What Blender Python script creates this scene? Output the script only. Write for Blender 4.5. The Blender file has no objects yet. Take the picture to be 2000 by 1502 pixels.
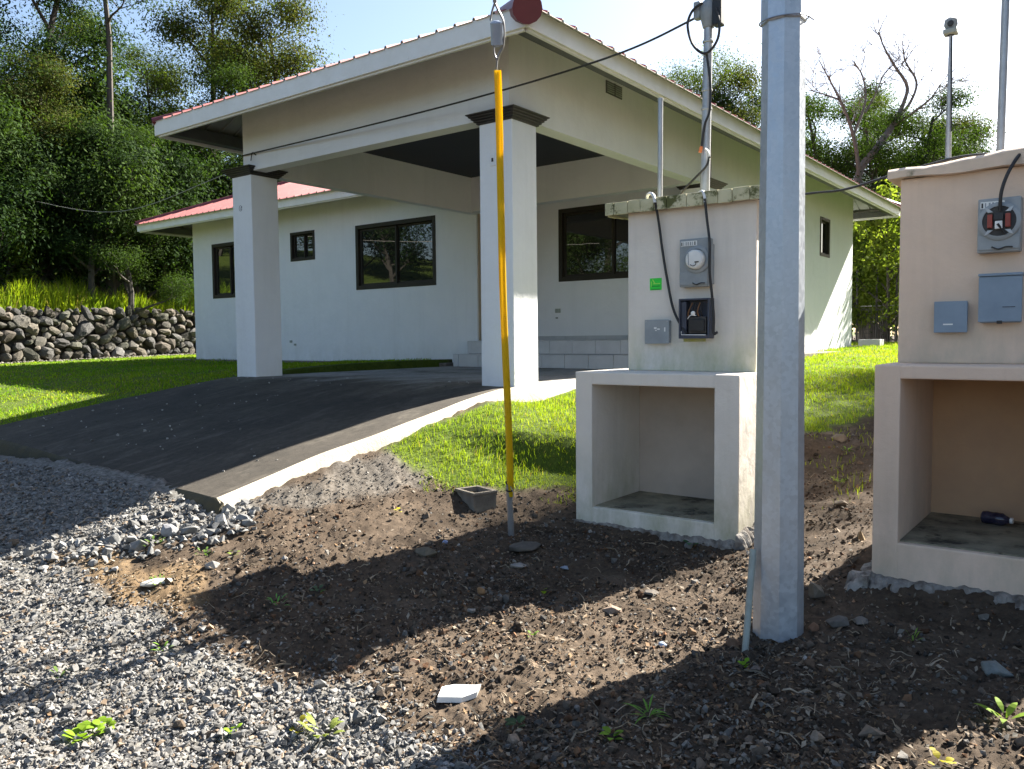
import bpy, bmesh, math, random
import numpy as np
from mathutils import Vector, Matrix, Euler

random.seed(7)
RNG = np.random.default_rng(7)
S = bpy.context.scene
COL = S.collection

# ------------------------------------------------------------------ camera
# World axes follow the house: x to the right along its front, y to the back, origin at the carport's front corner.
F_PX, PITCH, ROLL, TH = 1589.58, -0.0559, 0.009, 0.6491
AX = np.array([-math.cos(TH), math.sin(TH)])
BX = np.array([math.sin(TH), math.cos(TH)])
C0 = np.array([0.0203, 7.8825])
CAM_H = 1.5


def to_local(X, Y):
    q0, q1 = X - C0[0], Y - C0[1]
    return -(q0 * AX[0] + q1 * AX[1]), q0 * BX[0] + q1 * BX[1]


def dir_local(d):
    return np.array([-(d[0] * AX[0] + d[1] * AX[1]), d[0] * BX[0] + d[1] * BX[1], d[2]])


CAM_XY = np.array(to_local(0.0, 0.0))
cp, sp, cr, sr = math.cos(PITCH), math.sin(PITCH), math.cos(ROLL), math.sin(ROLL)
_fwd = np.array([0, cp, sp])
_zz = np.array([0, -sp, cp])
_xx = np.array([1.0, 0, 0])
FWD, RIGHT, UP = dir_local(_fwd), dir_local(cr * _xx - sr * _zz), dir_local(sr * _xx + cr * _zz)
cam_data = bpy.data.cameras.new('camera')
cam = bpy.data.objects.new('camera', cam_data)
COL.objects.link(cam)
cam_data.sensor_width = 36.0
cam_data.lens = F_PX / 2000.0 * 36.0
cam_data.clip_start, cam_data.clip_end = 0.05, 2000
mw = Matrix.Identity(4)
for i in range(3):
    mw[i][0], mw[i][1], mw[i][2] = RIGHT[i], UP[i], -FWD[i]
mw[0][3], mw[1][3], mw[2][3] = CAM_XY[0], CAM_XY[1], CAM_H
cam.matrix_world = mw
S.camera = cam

# ------------------------------------------------------------------ sky, sun, exposure
SUN = np.array([0.23, 0.973, 0.0])
SUN /= np.linalg.norm(SUN)
SUN_EL = math.radians(36.5)
world = bpy.data.worlds.new('World')
S.world = world
world.use_nodes = True
wn = world.node_tree.nodes
wn.clear()
w_out = wn.new('ShaderNodeOutputWorld')
w_bg = wn.new('ShaderNodeBackground')
w_sky = wn.new('ShaderNodeTexSky')
w_sky.sky_type = 'NISHITA'
w_sky.sun_disc = False
w_sky.sun_elevation = SUN_EL
w_sky.sun_rotation = math.atan2(SUN[0], SUN[1])
w_sky.altitude = 300
w_sky.air_density = 1.0
w_sky.dust_density = 2.0
w_sky.ozone_density = 1.0
w_bg.inputs['Strength'].default_value = 0.05
world.node_tree.links.new(w_sky.outputs[0], w_bg.inputs[0])
world.node_tree.links.new(w_bg.outputs[0], w_out.inputs[0])

sun_data = bpy.data.lights.new('sun', 'SUN')
sun_data.energy = 5.0
sun_data.angle = math.radians(0.5)
sun_data.color = (1.0, 0.94, 0.84)
sun = bpy.data.objects.new('sun', sun_data)
COL.objects.link(sun)
sd = Vector((SUN[0] * math.cos(SUN_EL), SUN[1] * math.cos(SUN_EL), math.sin(SUN_EL)))
sun.rotation_euler = sd.to_track_quat('Z', 'Y').to_euler()
sun.location = (10, 30, 30)

S.view_settings.view_transform = 'Standard'
S.view_settings.look = 'None'
S.view_settings.gamma = 1.0
S.view_settings.use_curve_mapping = False
S.view_settings.exposure = 2.4
S.render.engine = 'CYCLES'
S.cycles.max_bounces = 8
S.cycles.transparent_max_bounces = 8


# ------------------------------------------------------------------ noise and terrain
def _hash(ix, iy, seed):
    h = (ix.astype(np.int64) * 374761393 + iy.astype(np.int64) * 668265263 + seed * 974634533) & 0xFFFFFFFF
    h = ((h ^ (h >> 13)) * 1274126177) & 0xFFFFFFFF
    return ((h ^ (h >> 16)) & 0xFFFF) / 65535.0


def vnoise(x, y, seed=0):
    ix, iy = np.floor(x), np.floor(y)
    fx, fy = x - ix, y - iy
    fx = fx * fx * fx * (fx * (fx * 6 - 15) + 10)
    fy = fy * fy * fy * (fy * (fy * 6 - 15) + 10)
    a, b = _hash(ix, iy, seed), _hash(ix + 1, iy, seed)
    c, d = _hash(ix, iy + 1, seed), _hash(ix + 1, iy + 1, seed)
    return (a + (b - a) * fx) * (1 - fy) + (c + (d - c) * fx) * fy - 0.5


def fbm(x, y, scale, octaves=4, seed=0, gain=0.5):
    r, amp, tot = 0, 1.0, 0.0
    for o in range(octaves):
        r = r + amp * vnoise(x * scale + 17.3 * o, y * scale - 9.1 * o, seed + o)
        tot += amp
        amp *= gain
        scale *= 2.03
    return r / tot


CTRL = np.array([
    (4.75, -6.3, -0.03), (3.5, -2.6, 0.10), (2.83, -1.44, 0.20), (1.63, -1.44, 0.22), (2.8, -0.6, 0.34), (1.6, -0.6, 0.42),
    (3.72, -1.87, 0.25), (4.9, -1.9, 0.26), (4.25, -4.0, 0.24), (3.75, -4.4, 0.17), (4.2, -0.8, 0.42), (1.55, -2.1, 0.20), (1.05, -1.84, 0.27), (0.18, -3.2, 0.44),
    (-4.5, -3.0, 0.44), (0.2, -2.8, 0.50), (0.2, -2.15, 0.60), (0.2, -1.4, 0.76), (0.2, -0.5, 0.86), (0.15, 0.0, 0.83), (0.6, 0.6, 0.84), (0.8, 2.2, 0.95),
    (0.5, 4.6, 1.03), (0.2, 9.0, 1.17), (0.2, 12.4, 1.26), (3.0, 9.0, 1.14), (3.0, 13.0, 1.28), (1.8, 4.0, 0.98), (3.0, 3.0, 0.84),
    (5.0, 4.0, 0.9), (2.68, 1.31, 0.60), (1.2, -0.6, 0.47), (-4.8, 0.0, 0.99), (-7.4, -1.8, 0.60), (-8.0, 0.4, 0.96), (-8.0, 3.0, 1.04),
    (-12.8, 4.5, 1.08), (-12.0, -3.0, 0.72), (-16.4, -3.0, 0.92), (-17.6, 2.2, 1.0), (-19.0, 8.2, 1.1), (-0.6, -4.3, 0.25), (-4.0, -5.0, 0.27),
    (-9.0, -5.0, 0.4), (1.0, -4.0, 0.20), (2.0, -4.6, 0.09), (2.1, -3.2, 0.14), (2.0, -6.0, 0.02), (-2.0, -8.0, 0.1), (0.0, -12.0, 0.0),
    (8.0, -3.0, 0.15), (10.0, 4.0, 0.8), (10.0, 14.0, 1.3), (8.0, -10.0, -0.1), (-15.0, -10.0, 0.4), (-30.0, -10.0, 0.8), (-30.0, 5.0, 1.1),
    (-12.0, 20.0, 1.2), (0.0, 25.0, 1.4), (20.0, 20.0, 1.3), (25.0, 0.0, 0.6), (15.0, -25.0, -0.2), (-15.0, -30.0, 0.2), (-40.0, 40.0, 1.5),
    (40.0, 40.0, 1.5), (50.0, -40.0, 0.2), (-50.0, -40.0, 0.6)])


def _tps_k(r2):
    return 0.5 * r2 * np.log(np.maximum(r2, 1e-9))


_n = len(CTRL)
_d2 = ((CTRL[:, None, :2] - CTRL[None, :, :2]) ** 2).sum(2)
_Amat = np.zeros((_n + 3, _n + 3))
_Amat[:_n, :_n] = _tps_k(_d2) + np.eye(_n) * 0.02
_Amat[:_n, _n] = 1
_Amat[:_n, _n + 1:] = CTRL[:, :2]
_Amat[_n:, :_n] = _Amat[:_n, _n:].T
_W = np.linalg.solve(_Amat, np.concatenate([CTRL[:, 2], [0, 0, 0]]))

RAMP_Y0, RAMP_X1 = -3.32, 0.08
SLAB_Z = 1.046
WALL_A, WALL_B = np.array([-16.0, -6.5]), np.array([-20.2, 12.5])   # foot of the dry stone wall
WALL_H = 1.42
_wd = (WALL_B - WALL_A) / np.linalg.norm(WALL_B - WALL_A)
_wn = np.array([_wd[1], -_wd[0]])        # towards the lawn


def ramp_z(y):
    return np.interp(y, [-3.4, -2.8, -2.45, -2.0, -1.5, -0.85, -0.26, 0.12], [0.475, 0.59, 0.665, 0.745, 0.835, 0.945, 1.03, SLAB_Z])


def gz(x, y):
    """Smooth ground height."""
    x, y = np.atleast_1d(np.asarray(x, float)), np.atleast_1d(np.asarray(y, float))
    z = np.full(x.shape, _W[_n]) + _W[_n + 1] * x + _W[_n + 2] * y
    for i in range(_n):
        z += _W[i] * _tps_k((x - CTRL[i, 0]) ** 2 + (y - CTRL[i, 1]) ** 2)
    # far away the fit is replaced by gently rolling land
    r = np.hypot(x - 0, y - 0)
    k = np.clip((r - 26) / 20, 0, 1)
    z = z * (1 - k) + (1.2 + 0.4 * fbm(x, y, 0.03, 2, 5)) * k
    # terrace behind the stone wall, rising into the wooded bank
    s = -((x - WALL_A[0]) * _wn[0] + (y - WALL_A[1]) * _wn[1])
    up = np.clip((s - 0.28) / 0.12, 0, 1)
    z = z + up * (np.maximum(0, 2.42 - z) + np.clip(s - 1.0, 0, 18) * 0.24)
    # under the drive and the house the ground stays below the concrete
    inside = (x > -4.75) & (x < 0.02) & (y > -3.2) & (y < 5.5)
    z = np.where(inside, np.minimum(z, ramp_z(y) - 0.2), z)
    sb = (x - 0.76) * -0.68 + (y + 1.03) * 0.73          # distance behind the foot of the small grass bank
    tb = (x - 0.76) * 0.73 + (y + 1.03) * 0.68
    k = np.clip((sb + 0.10) / 0.24, 0, 1)
    k = k * k * (3 - 2 * k)
    win = np.clip((tb + 0.50) / 0.6, 0, 1) * np.clip((3.2 - tb) / 1.0, 0, 1)
    z = z + win * (0.17 * k * np.exp(-np.maximum(sb, 0) / 0.9) - 0.07 * (1 - k) * np.exp(-np.maximum(-sb, 0) / 0.6))
    inside = (x > 1.66) & (x < 2.80) & (y > -1.40) & (y < -0.64)
    z = np.where(inside, np.minimum(z, 0.12), z)
    inside = (x > 3.75) & (x < 4.70) & (y > -1.82) & (y < -0.9)
    z = np.where(inside, np.minimum(z, 0.2), z)
    inside = (x > -12.7) & (x < -0.15) & (y > 4.55) & (y < 12.4)
    z = np.where(inside, np.minimum(z, 0.9), z)
    return z


def gz1(x, y):
    return float(gz(x, y)[0])


def ray(u, v):
    a, b = u - 1000.0, v - 751.0
    uu, vv = a * cr - b * sr, a * sr + b * cr
    d = np.array([uu / F_PX, 1.0, -vv / F_PX])
    return dir_local(np.array([d[0], d[1] * cp - d[2] * sp, d[1] * sp + d[2] * cp]))


def ground_at(u, v):
    """Point of the ground seen at a place in the photograph (first hit along the line of sight)."""
    d = ray(u, v)
    ks = np.linspace(1.5, 45, 900)
    x, y, z = CAM_XY[0] + d[0] * ks, CAM_XY[1] + d[1] * ks, CAM_H + d[2] * ks
    below = np.nonzero(z < gz(x, y))[0]
    i = below[0] if len(below) else len(ks) - 1
    return x[i], y[i]


def on_y(u, v, y):
    d = ray(u, v)
    k = (y - CAM_XY[1]) / d[1]
    return CAM_XY[0] + d[0] * k, y, CAM_H + d[2] * k


def on_x(u, v, x):
    d = ray(u, v)
    k = (x - CAM_XY[0]) / d[0]
    return x, CAM_XY[1] + d[1] * k, CAM_H + d[2] * k


def far(u, dist):
    """Ground position in the direction of column u, dist metres ahead."""
    return to_local((u - 1000.0) / F_PX * dist, dist)


def in_poly(x, y, poly):
    inside = np.zeros(np.shape(x), bool)
    n = len(poly)
    for i in range(n):
        x0, y0 = poly[i]
        x1, y1 = poly[(i + 1) % n]
        if y0 == y1:
            continue
        c = ((y0 > y) != (y1 > y)) & (x < (x1 - x0) * (y - y0) / (y1 - y0) + x0)
        inside ^= c
    return inside


# ------------------------------------------------------------------ materials
def nodes_of(name):
    m = bpy.data.materials.new(name)
    m.use_nodes = True
    nt = m.node_tree
    return m, nt, nt.nodes, nt.links, nt.nodes['Principled BSDF']


def rgba(c):
    return (c[0], c[1], c[2], 1.0)


def noise_node(nt, scale, detail=5, rough=0.6, coord='Object', dist=0.0, stretch=None):
    tc = nt.nodes.new('ShaderNodeTexCoord')
    n = nt.nodes.new('ShaderNodeTexNoise')
    n.inputs['Scale'].default_value = scale
    n.inputs['Detail'].default_value = detail
    n.inputs['Roughness'].default_value = rough
    n.inputs['Distortion'].default_value = dist
    if stretch:
        mp = nt.nodes.new('ShaderNodeMapping')
        mp.inputs['Scale'].default_value = stretch
        nt.links.new(tc.outputs[coord], mp.inputs[0])
        nt.links.new(mp.outputs[0], n.inputs['Vector'])
    else:
        nt.links.new(tc.outputs[coord], n.inputs['Vector'])
    return n


def ramp_node(nt, src, stops):
    r = nt.nodes.new('ShaderNodeValToRGB')
    el = r.color_ramp.elements
    while len(el) > 1:
        el.remove(el[-1])
    el[0].position, el[0].color = stops[0][0], rgba(stops[0][1]) if not isinstance(stops[0][1], float) else (stops[0][1],) * 3 + (1,)
    for p, c in stops[1:]:
        e = el.new(p)
        e.color = rgba(c) if not isinstance(c, float) else (c, c, c, 1)
    nt.links.new(src, r.inputs[0])
    return r


def mix_node(nt, fac, a, b, mode='MIX'):
    m = nt.nodes.new('ShaderNodeMix')
    m.data_type = 'RGBA'
    m.blend_type = mode
    for sock, val in ((m.inputs[0], fac), (m.inputs[6], a), (m.inputs[7], b)):
        if hasattr(val, 'links') or isinstance(val, bpy.types.NodeSocket):
            nt.links.new(val, sock)
        elif isinstance(val, (int, float)):
            sock.default_value = val
        else:
            sock.default_value = rgba(val)
    return m.outputs[2]


def bump_node(nt, src, strength, dist, prev=None):
    b = nt.nodes.new('ShaderNodeBump')
    b.inputs['Strength'].default_value = strength
    b.inputs['Distance'].default_value = dist
    nt.links.new(src, b.inputs['Height'])
    if prev is not None:
        nt.links.new(prev, b.inputs['Normal'])
    return b.outputs[0]


def make_mat(name, c1, c2=None, scale=8.0, rough=0.7, bump=0.0, bscale=60.0, metallic=0.0, spec=0.5, lo=0.35, hi=0.65, dist=0.01, stretch=None, wear=None):
    m, nt, N, L, p = nodes_of(name)
    c2 = c2 or tuple(v * 0.9 for v in c1)
    n = noise_node(nt, scale, stretch=stretch)
    r = ramp_node(nt, n.outputs['Fac'], [(lo, c1), (hi, c2)])
    out = r.outputs[0]
    if wear:            # (colour, scale, threshold): blotches with a shape of their own
        w = noise_node(nt, wear[1], 8, 0.7)
        wr = ramp_node(nt, w.outputs['Fac'], [(wear[2], 0.0), (wear[2] + 0.08, 1.0)])
        out = mix_node(nt, wr.outputs[0], out, wear[0])
    L.new(out, p.inputs['Base Color'])
    p.inputs['Roughness'].default_value = rough
    p.inputs['Metallic'].default_value = metallic
    p.inputs['Specular IOR Level'].default_value = spec
    if bump:
        b = noise_node(nt, bscale, 6, 0.65)
        L.new(bump_node(nt, b.outputs['Fac'], bump, dist), p.inputs['Normal'])
    return m


def attr_mat(name, rough=0.9, scale=60.0, bump=0.5, dist=0.01, gain=0.35, spec=0.3):
    """Colour from the piece's own 'Col' attribute, with grain on top."""
    m, nt, N, L, p = nodes_of(name)
    a = N.new('ShaderNodeAttribute')
    a.attribute_name = 'Col'
    n = noise_node(nt, scale, 6, 0.7)
    r = ramp_node(nt, n.outputs['Fac'], [(0.3, 1.0 - gain), (0.7, 1.0)])
    L.new(mix_node(nt, 1.0, a.outputs['Color'], r.outputs[0], 'MULTIPLY'), p.inputs['Base Color'])
    p.inputs['Roughness'].default_value = rough
    p.inputs['Specular IOR Level'].default_value = spec
    if bump:
        L.new(bump_node(nt, n.outputs['Fac'], bump, dist), p.inputs['Normal'])
    return m


def leaf_mat(name, trans=0.45, rough=0.5, tint=(1.25, 1.35, 0.5)):
    m, nt, N, L, p = nodes_of(name)
    a = N.new('ShaderNodeAttribute')
    a.attribute_name = 'Col'
    L.new(a.outputs['Color'], p.inputs['Base Color'])
    p.inputs['Roughness'].default_value = rough
    p.inputs['Specular IOR Level'].default_value = 0.05
    t = N.new('ShaderNodeBsdfTranslucent')
    L.new(mix_node(nt, 1.0, a.outputs['Color'], tint, 'MULTIPLY'), t.inputs['Color'])
    mx = N.new('ShaderNodeMixShader')
    mx.inputs[0].default_value = trans
    L.new(p.outputs[0], mx.inputs[1])
    L.new(t.outputs[0], mx.inputs[2])
    L.new(mx.outputs[0], N['Material Output'].inputs['Surface'])
    return m


def plaster_mat(name, col, col2, dirt, z_lo, z_hi, amount=0.6, top=None, marks=0.3):
    """Painted render with weather stains that climb from the foot and, if asked, run down from the top."""
    m, nt, N, L, p = nodes_of(name)
    n = noise_node(nt, 2.2, 6, 0.65)
    base = ramp_node(nt, n.outputs['Fac'], [(0.3, col), (0.72, col2)]).outputs[0]
    geo = N.new('ShaderNodeNewGeometry')
    sep = N.new('ShaderNodeSeparateXYZ')
    L.new(geo.outputs['Position'], sep.inputs[0])
    mr = N.new('ShaderNodeMapRange')
    mr.inputs[1].default_value, mr.inputs[2].default_value = z_lo, z_hi
    mr.inputs[3].default_value, mr.inputs[4].default_value = 1.0, 0.0
    L.new(sep.outputs[2], mr.inputs[0])
    d = noise_node(nt, 5.0, 8, 0.7, stretch=(1, 1, 0.45))
    ad = N.new('ShaderNodeMath')
    ad.operation = 'MULTIPLY'
    L.new(mr.outputs[0], ad.inputs[0])
    L.new(ramp_node(nt, d.outputs['Fac'], [(0.36, 0.0), (0.66, 1.0)]).outputs[0], ad.inputs[1])
    am = N.new('ShaderNodeMath')
    am.operation = 'MULTIPLY'
    am.inputs[1].default_value = amount
    L.new(ad.outputs[0], am.inputs[0])
    base = mix_node(nt, am.outputs[0], base, dirt)
    if top:
        zt0, zt1, tcol, tam = top
        m2 = N.new('ShaderNodeMapRange')
        m2.inputs[1].default_value, m2.inputs[2].default_value = zt0, zt1
        m2.inputs[3].default_value, m2.inputs[4].default_value = 0.0, tam
        L.new(sep.outputs[2], m2.inputs[0])
        base = mix_node(nt, m2.outputs[0], base, tcol)
    # faint rain streaks and uneven patches in the paint
    st_n = noise_node(nt, 3.2, 6, 0.7, stretch=(1.6, 1.6, 0.10))
    base = mix_node(nt, ramp_node(nt, st_n.outputs['Fac'], [(0.50, 0.0), (0.72, marks)]).outputs[0], base, tuple(v * 0.62 for v in col))
    pt = noise_node(nt, 1.1, 5, 0.6, dist=.8)
    base = mix_node(nt, ramp_node(nt, pt.outputs['Fac'], [(0.50, 0.0), (0.58, marks * .5)]).outputs[0], base, tuple(v * 0.80 for v in col2))
    # small scuffs
    w = noise_node(nt, 16.0, 8, 0.75)
    wr = ramp_node(nt, w.outputs['Fac'], [(0.68, 0.0), (0.74, 0.45)])
    base = mix_node(nt, wr.outputs[0], base, tuple(v * 0.55 for v in col))
    L.new(base, p.inputs['Base Color'])
    p.inputs['Roughness'].default_value = 0.85
    p.inputs['Specular IOR Level'].default_value = 0.25
    b1 = noise_node(nt, 7.0, 4, 0.5)
    b2 = noise_node(nt, 130.0, 4, 0.6)
    nb = bump_node(nt, b1.outputs['Fac'], 0.35, 0.03)
    L.new(bump_node(nt, b2.outputs['Fac'], 0.25, 0.004, nb), p.inputs['Normal'])
    return m


MAT = {}
MAT['wall'] = plaster_mat('house_plaster', (0.775, 0.785, 0.80), (0.73, 0.745, 0.765), (0.46, 0.45, 0.38), 1.0, 1.5, 0.5, None, 0.13)
MAT['column'] = plaster_mat('column_plaster', (0.785, 0.795, 0.81), (0.75, 0.76, 0.78), (0.42, 0.41, 0.33), 0.75, 1.35, 0.45, None, 0.16)
MAT['pedestal'] = plaster_mat('pale_pedestal_plaster', (0.75, 0.70, 0.625), (0.69, 0.64, 0.58), (0.34, 0.34, 0.20), 0.15, 0.85, 0.95, (2.1, 2.45, (0.66, 0.55, 0.46), 0.5))
MAT['pedestal_up'] = plaster_mat('pale_pedestal_wall_plaster', (0.75, 0.70, 0.625), (0.70, 0.65, 0.59), (0.38, 0.40, 0.23), 1.25, 1.68, 0.95, (2.1, 2.45, (0.66, 0.55, 0.46), 0.5))
MAT['peach'] = plaster_mat('peach_pedestal_plaster', (0.74, 0.575, 0.455), (0.67, 0.52, 0.42), (0.42, 0.37, 0.28), 0.2, 1.0, 0.8)
MAT['peach_up'] = plaster_mat('peach_pedestal_wall_plaster', (0.74, 0.57, 0.44), (0.68, 0.525, 0.415), (0.42, 0.38, 0.30), 1.3, 1.8, 0.8)
MAT['niche'] = make_mat('darker_niche_plaster', (0.52, 0.44, 0.37), (0.44, 0.37, 0.31), 3.0, 0.9, 0.2, 40)  # back of the niche, darker than the block around it
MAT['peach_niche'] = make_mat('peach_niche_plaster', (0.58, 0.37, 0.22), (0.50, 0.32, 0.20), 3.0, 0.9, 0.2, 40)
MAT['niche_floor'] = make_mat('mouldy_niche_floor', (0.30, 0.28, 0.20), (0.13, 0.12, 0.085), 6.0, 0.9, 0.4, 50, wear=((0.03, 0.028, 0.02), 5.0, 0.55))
MAT['cap'] = make_mat('mossy_cap_concrete', (0.58, 0.54, 0.36), (0.42, 0.40, 0.24), 6.0, 0.9, 0.4, 60, wear=((0.10, 0.105, 0.035), 7.0, 0.53), dist=0.004)
MAT['peach_cap'] = make_mat('peach_cap_concrete', (0.70, 0.55, 0.43), (0.58, 0.47, 0.37), 6.0, 0.9, 0.3, 60, wear=((0.24, 0.21, 0.15), 6.0, 0.6), dist=0.004)
MAT['footing'] = make_mat('rough_footing_concrete', (0.33, 0.31, 0.28), (0.12, 0.10, 0.085), 14.0, 0.95, 0.9, 30, dist=0.03)
MAT['trim'] = make_mat('fascia_paint', (0.80, 0.80, 0.78), (0.74, 0.735, 0.70), 5.0, 0.5, 0.1, 40, wear=((0.52, 0.49, 0.42), 9.0, 0.66), dist=0.003)
MAT['purlin'] = make_mat('grey_steel_purlin', (0.10, 0.105, 0.10), (0.075, 0.08, 0.08), 6.0, 0.6)
MAT['roof'] = make_mat('red_roof_metal', (0.40, 0.135, 0.125), (0.36, 0.115, 0.11), 1.2, 0.36, 0.0, wear=((0.42, 0.22, 0.20), 3.0, 0.58), spec=0.6)
MAT['ridge'] = make_mat('red_ridge_metal', (0.17, 0.028, 0.035), (0.14, 0.025, 0.03), 3.0, 0.45)
MAT['sheet_edge'] = make_mat('weathered_sheet_edge', (0.52, 0.46, 0.40), (0.42, 0.33, 0.28), 3.0, 0.6)
MAT['zinc_under'] = make_mat('galvanised_underside', (0.42, 0.43, 0.41), (0.36, 0.37, 0.35), 3.0, 0.55, metallic=0.0)
MAT['capital'] = make_mat('dark_capital_paint', (0.030, 0.025, 0.024), (0.024, 0.020, 0.020), 6.0, 0.45)
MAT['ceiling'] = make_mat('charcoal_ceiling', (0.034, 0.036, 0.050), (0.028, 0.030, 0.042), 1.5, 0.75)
MAT['frame'] = make_mat('bronze_window_frame', (0.035, 0.030, 0.022), (0.028, 0.024, 0.018), 5.0, 0.6, spec=0.3)
MAT['tan'] = make_mat('tan_door_jamb', (0.45, 0.37, 0.27), (0.40, 0.33, 0.24), 5.0, 0.5)
MAT['tile'] = make_mat('grey_step_tile', (0.52, 0.52, 0.53), (0.46, 0.46, 0.47), 5.0, 0.45)
MAT['grout'] = make_mat('dark_grout', (0.13, 0.13, 0.13), (0.10, 0.10, 0.10), 20.0, 0.9)
MAT['grey_box'] = make_mat('grey_enamel_box', (0.30, 0.325, 0.34), (0.24, 0.265, 0.28), 9.0, 0.5, 0.15, 25, wear=((0.30, 0.22, 0.15), 14.0, 0.68), dist=0.004)
MAT['blue_box'] = make_mat('blue_grey_enamel_box', (0.22, 0.29, 0.37), (0.175, 0.235, 0.305), 5.0, 0.5, 0.15, 25, wear=((0.33, 0.36, 0.38), 16.0, 0.69), dist=0.003)
MAT['dark_box'] = make_mat('breaker_interior', (0.022, 0.022, 0.026), (0.06, 0.055, 0.05), 16.0, 0.6, 0.3, 40)
MAT['navy'] = make_mat('dark_blue_box_side', (0.045, 0.055, 0.085), (0.035, 0.04, 0.06), 6.0, 0.5)
MAT['white'] = make_mat('white_plastic', (0.78, 0.78, 0.76), (0.70, 0.70, 0.68), 9.0, 0.45)
MAT['red'] = make_mat('red_plastic', (0.30, 0.05, 0.03), (0.22, 0.035, 0.025), 9.0, 0.5)
MAT['black'] = make_mat('black_rubber', (0.012, 0.012, 0.014), (0.018, 0.018, 0.02), 20.0, 0.5)
MAT['ink'] = make_mat('dark_print', (0.03, 0.03, 0.03), (0.04, 0.04, 0.04), 20.0, 0.7)
MAT['rust'] = make_mat('rusty_metal', (0.22, 0.11, 0.05), (0.12, 0.06, 0.03), 30.0, 0.85)
MAT['green'] = make_mat('fluorescent_green_paper', (0.02, 0.72, 0.05), (0.03, 0.62, 0.05), 20.0, 0.6)
MAT['lime'] = make_mat('lime_print', (0.35, 0.85, 0.10), (0.30, 0.80, 0.10), 20.0, 0.6)
MAT['deep_green'] = make_mat('deep_green_print', (0.01, 0.30, 0.03), (0.01, 0.28, 0.03), 20.0, 0.6)
MAT['moss'] = make_mat('mustard_stain', (0.42, 0.40, 0.08), (0.45, 0.44, 0.20), 20.0, 0.9)
MAT['zinc'] = make_mat('zinc_conduit', (0.42, 0.43, 0.44), (0.33, 0.34, 0.36), 12.0, 0.42, 0.05, 60, metallic=0.55)
MAT['yellow'] = make_mat('yellow_guard_plastic', (0.84, 0.52, 0.02), (0.78, 0.47, 0.02), 3.0, 0.42, 0.05, 30)
def guard_mat():
    m, nt, N, L, p = nodes_of('yellow_guard_plastic')
    n = noise_node(nt, 3.0, 5)
    c = ramp_node(nt, n.outputs['Fac'], [(.35, (0.86, 0.64, 0.015)), (.65, (0.80, 0.58, 0.015))]).outputs[0]
    L.new(c, p.inputs['Base Color'])
    p.inputs['Roughness'].default_value = .4
    t = N.new('ShaderNodeBsdfTranslucent')
    L.new(c, t.inputs['Color'])
    mx = N.new('ShaderNodeMixShader')
    mx.inputs[0].default_value = .45
    L.new(p.outputs[0], mx.inputs[1])
    L.new(t.outputs[0], mx.inputs[2])
    L.new(mx.outputs[0], N['Material Output'].inputs['Surface'])
    return m


MAT['yellow'] = guard_mat()
MAT['strand'] = make_mat('steel_strand', (0.35, 0.36, 0.38), (0.26, 0.27, 0.29), 40.0, 0.4, metallic=0.7)
MAT['porcelain'] = make_mat('glazed_insulator', (0.34, 0.38, 0.45), (0.28, 0.32, 0.38), 4.0, 0.15)
MAT['orange'] = make_mat('orange_tape', (0.72, 0.22, 0.07), (0.65, 0.2, 0.07), 20.0, 0.6)
MAT['block'] = make_mat('weathered_concrete', (0.22, 0.19, 0.155), (0.13, 0.115, 0.095), 12.0, 0.95, 0.6, 50, wear=((0.10, 0.09, 0.07), 9.0, 0.6))
MAT['pvc'] = make_mat('old_grey_green_pipe', (0.34, 0.37, 0.33), (0.26, 0.28, 0.25), 18.0, 0.6)
MAT['wire_grey'] = make_mat('pale_wire', (0.30, 0.29, 0.26), (0.26, 0.25, 0.23), 18.0, 0.6)
MAT['bark'] = make_mat('tree_bark', (0.075, 0.066, 0.055), (0.042, 0.037, 0.032), 9.0, 0.95, 0.6, 30, stretch=(1, 1, 0.3))
MAT['dead_bark'] = make_mat('dead_bark', (0.20, 0.165, 0.135), (0.14, 0.115, 0.10), 9.0, 0.95, 0.4, 30)
MAT['leaf'] = leaf_mat('tree_leaf', 0.34, 0.75)
MAT['grass'] = leaf_mat('grass_blade', 0.45, 0.7, (1.4, 1.32, 0.4))
MAT['weed'] = leaf_mat('weed_leaf', 0.35)
MAT['gravel'] = attr_mat('gravel_stone', 0.92, 45.0, 0.5, 0.006, 0.45)
MAT['clod'] = attr_mat('soil_clod', 0.97, 70.0, 0.6, 0.006, 0.4, 0.15)
MAT['stone'] = attr_mat('wall_stone', 0.92, 9.0, 0.6, 0.03, 0.5)
MAT['rock'] = attr_mat('loose_rock', 0.92, 25.0, 0.5, 0.01, 0.4)
MAT['straw'] = attr_mat('dry_straw', 0.9, 40.0, 0.0)


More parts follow.
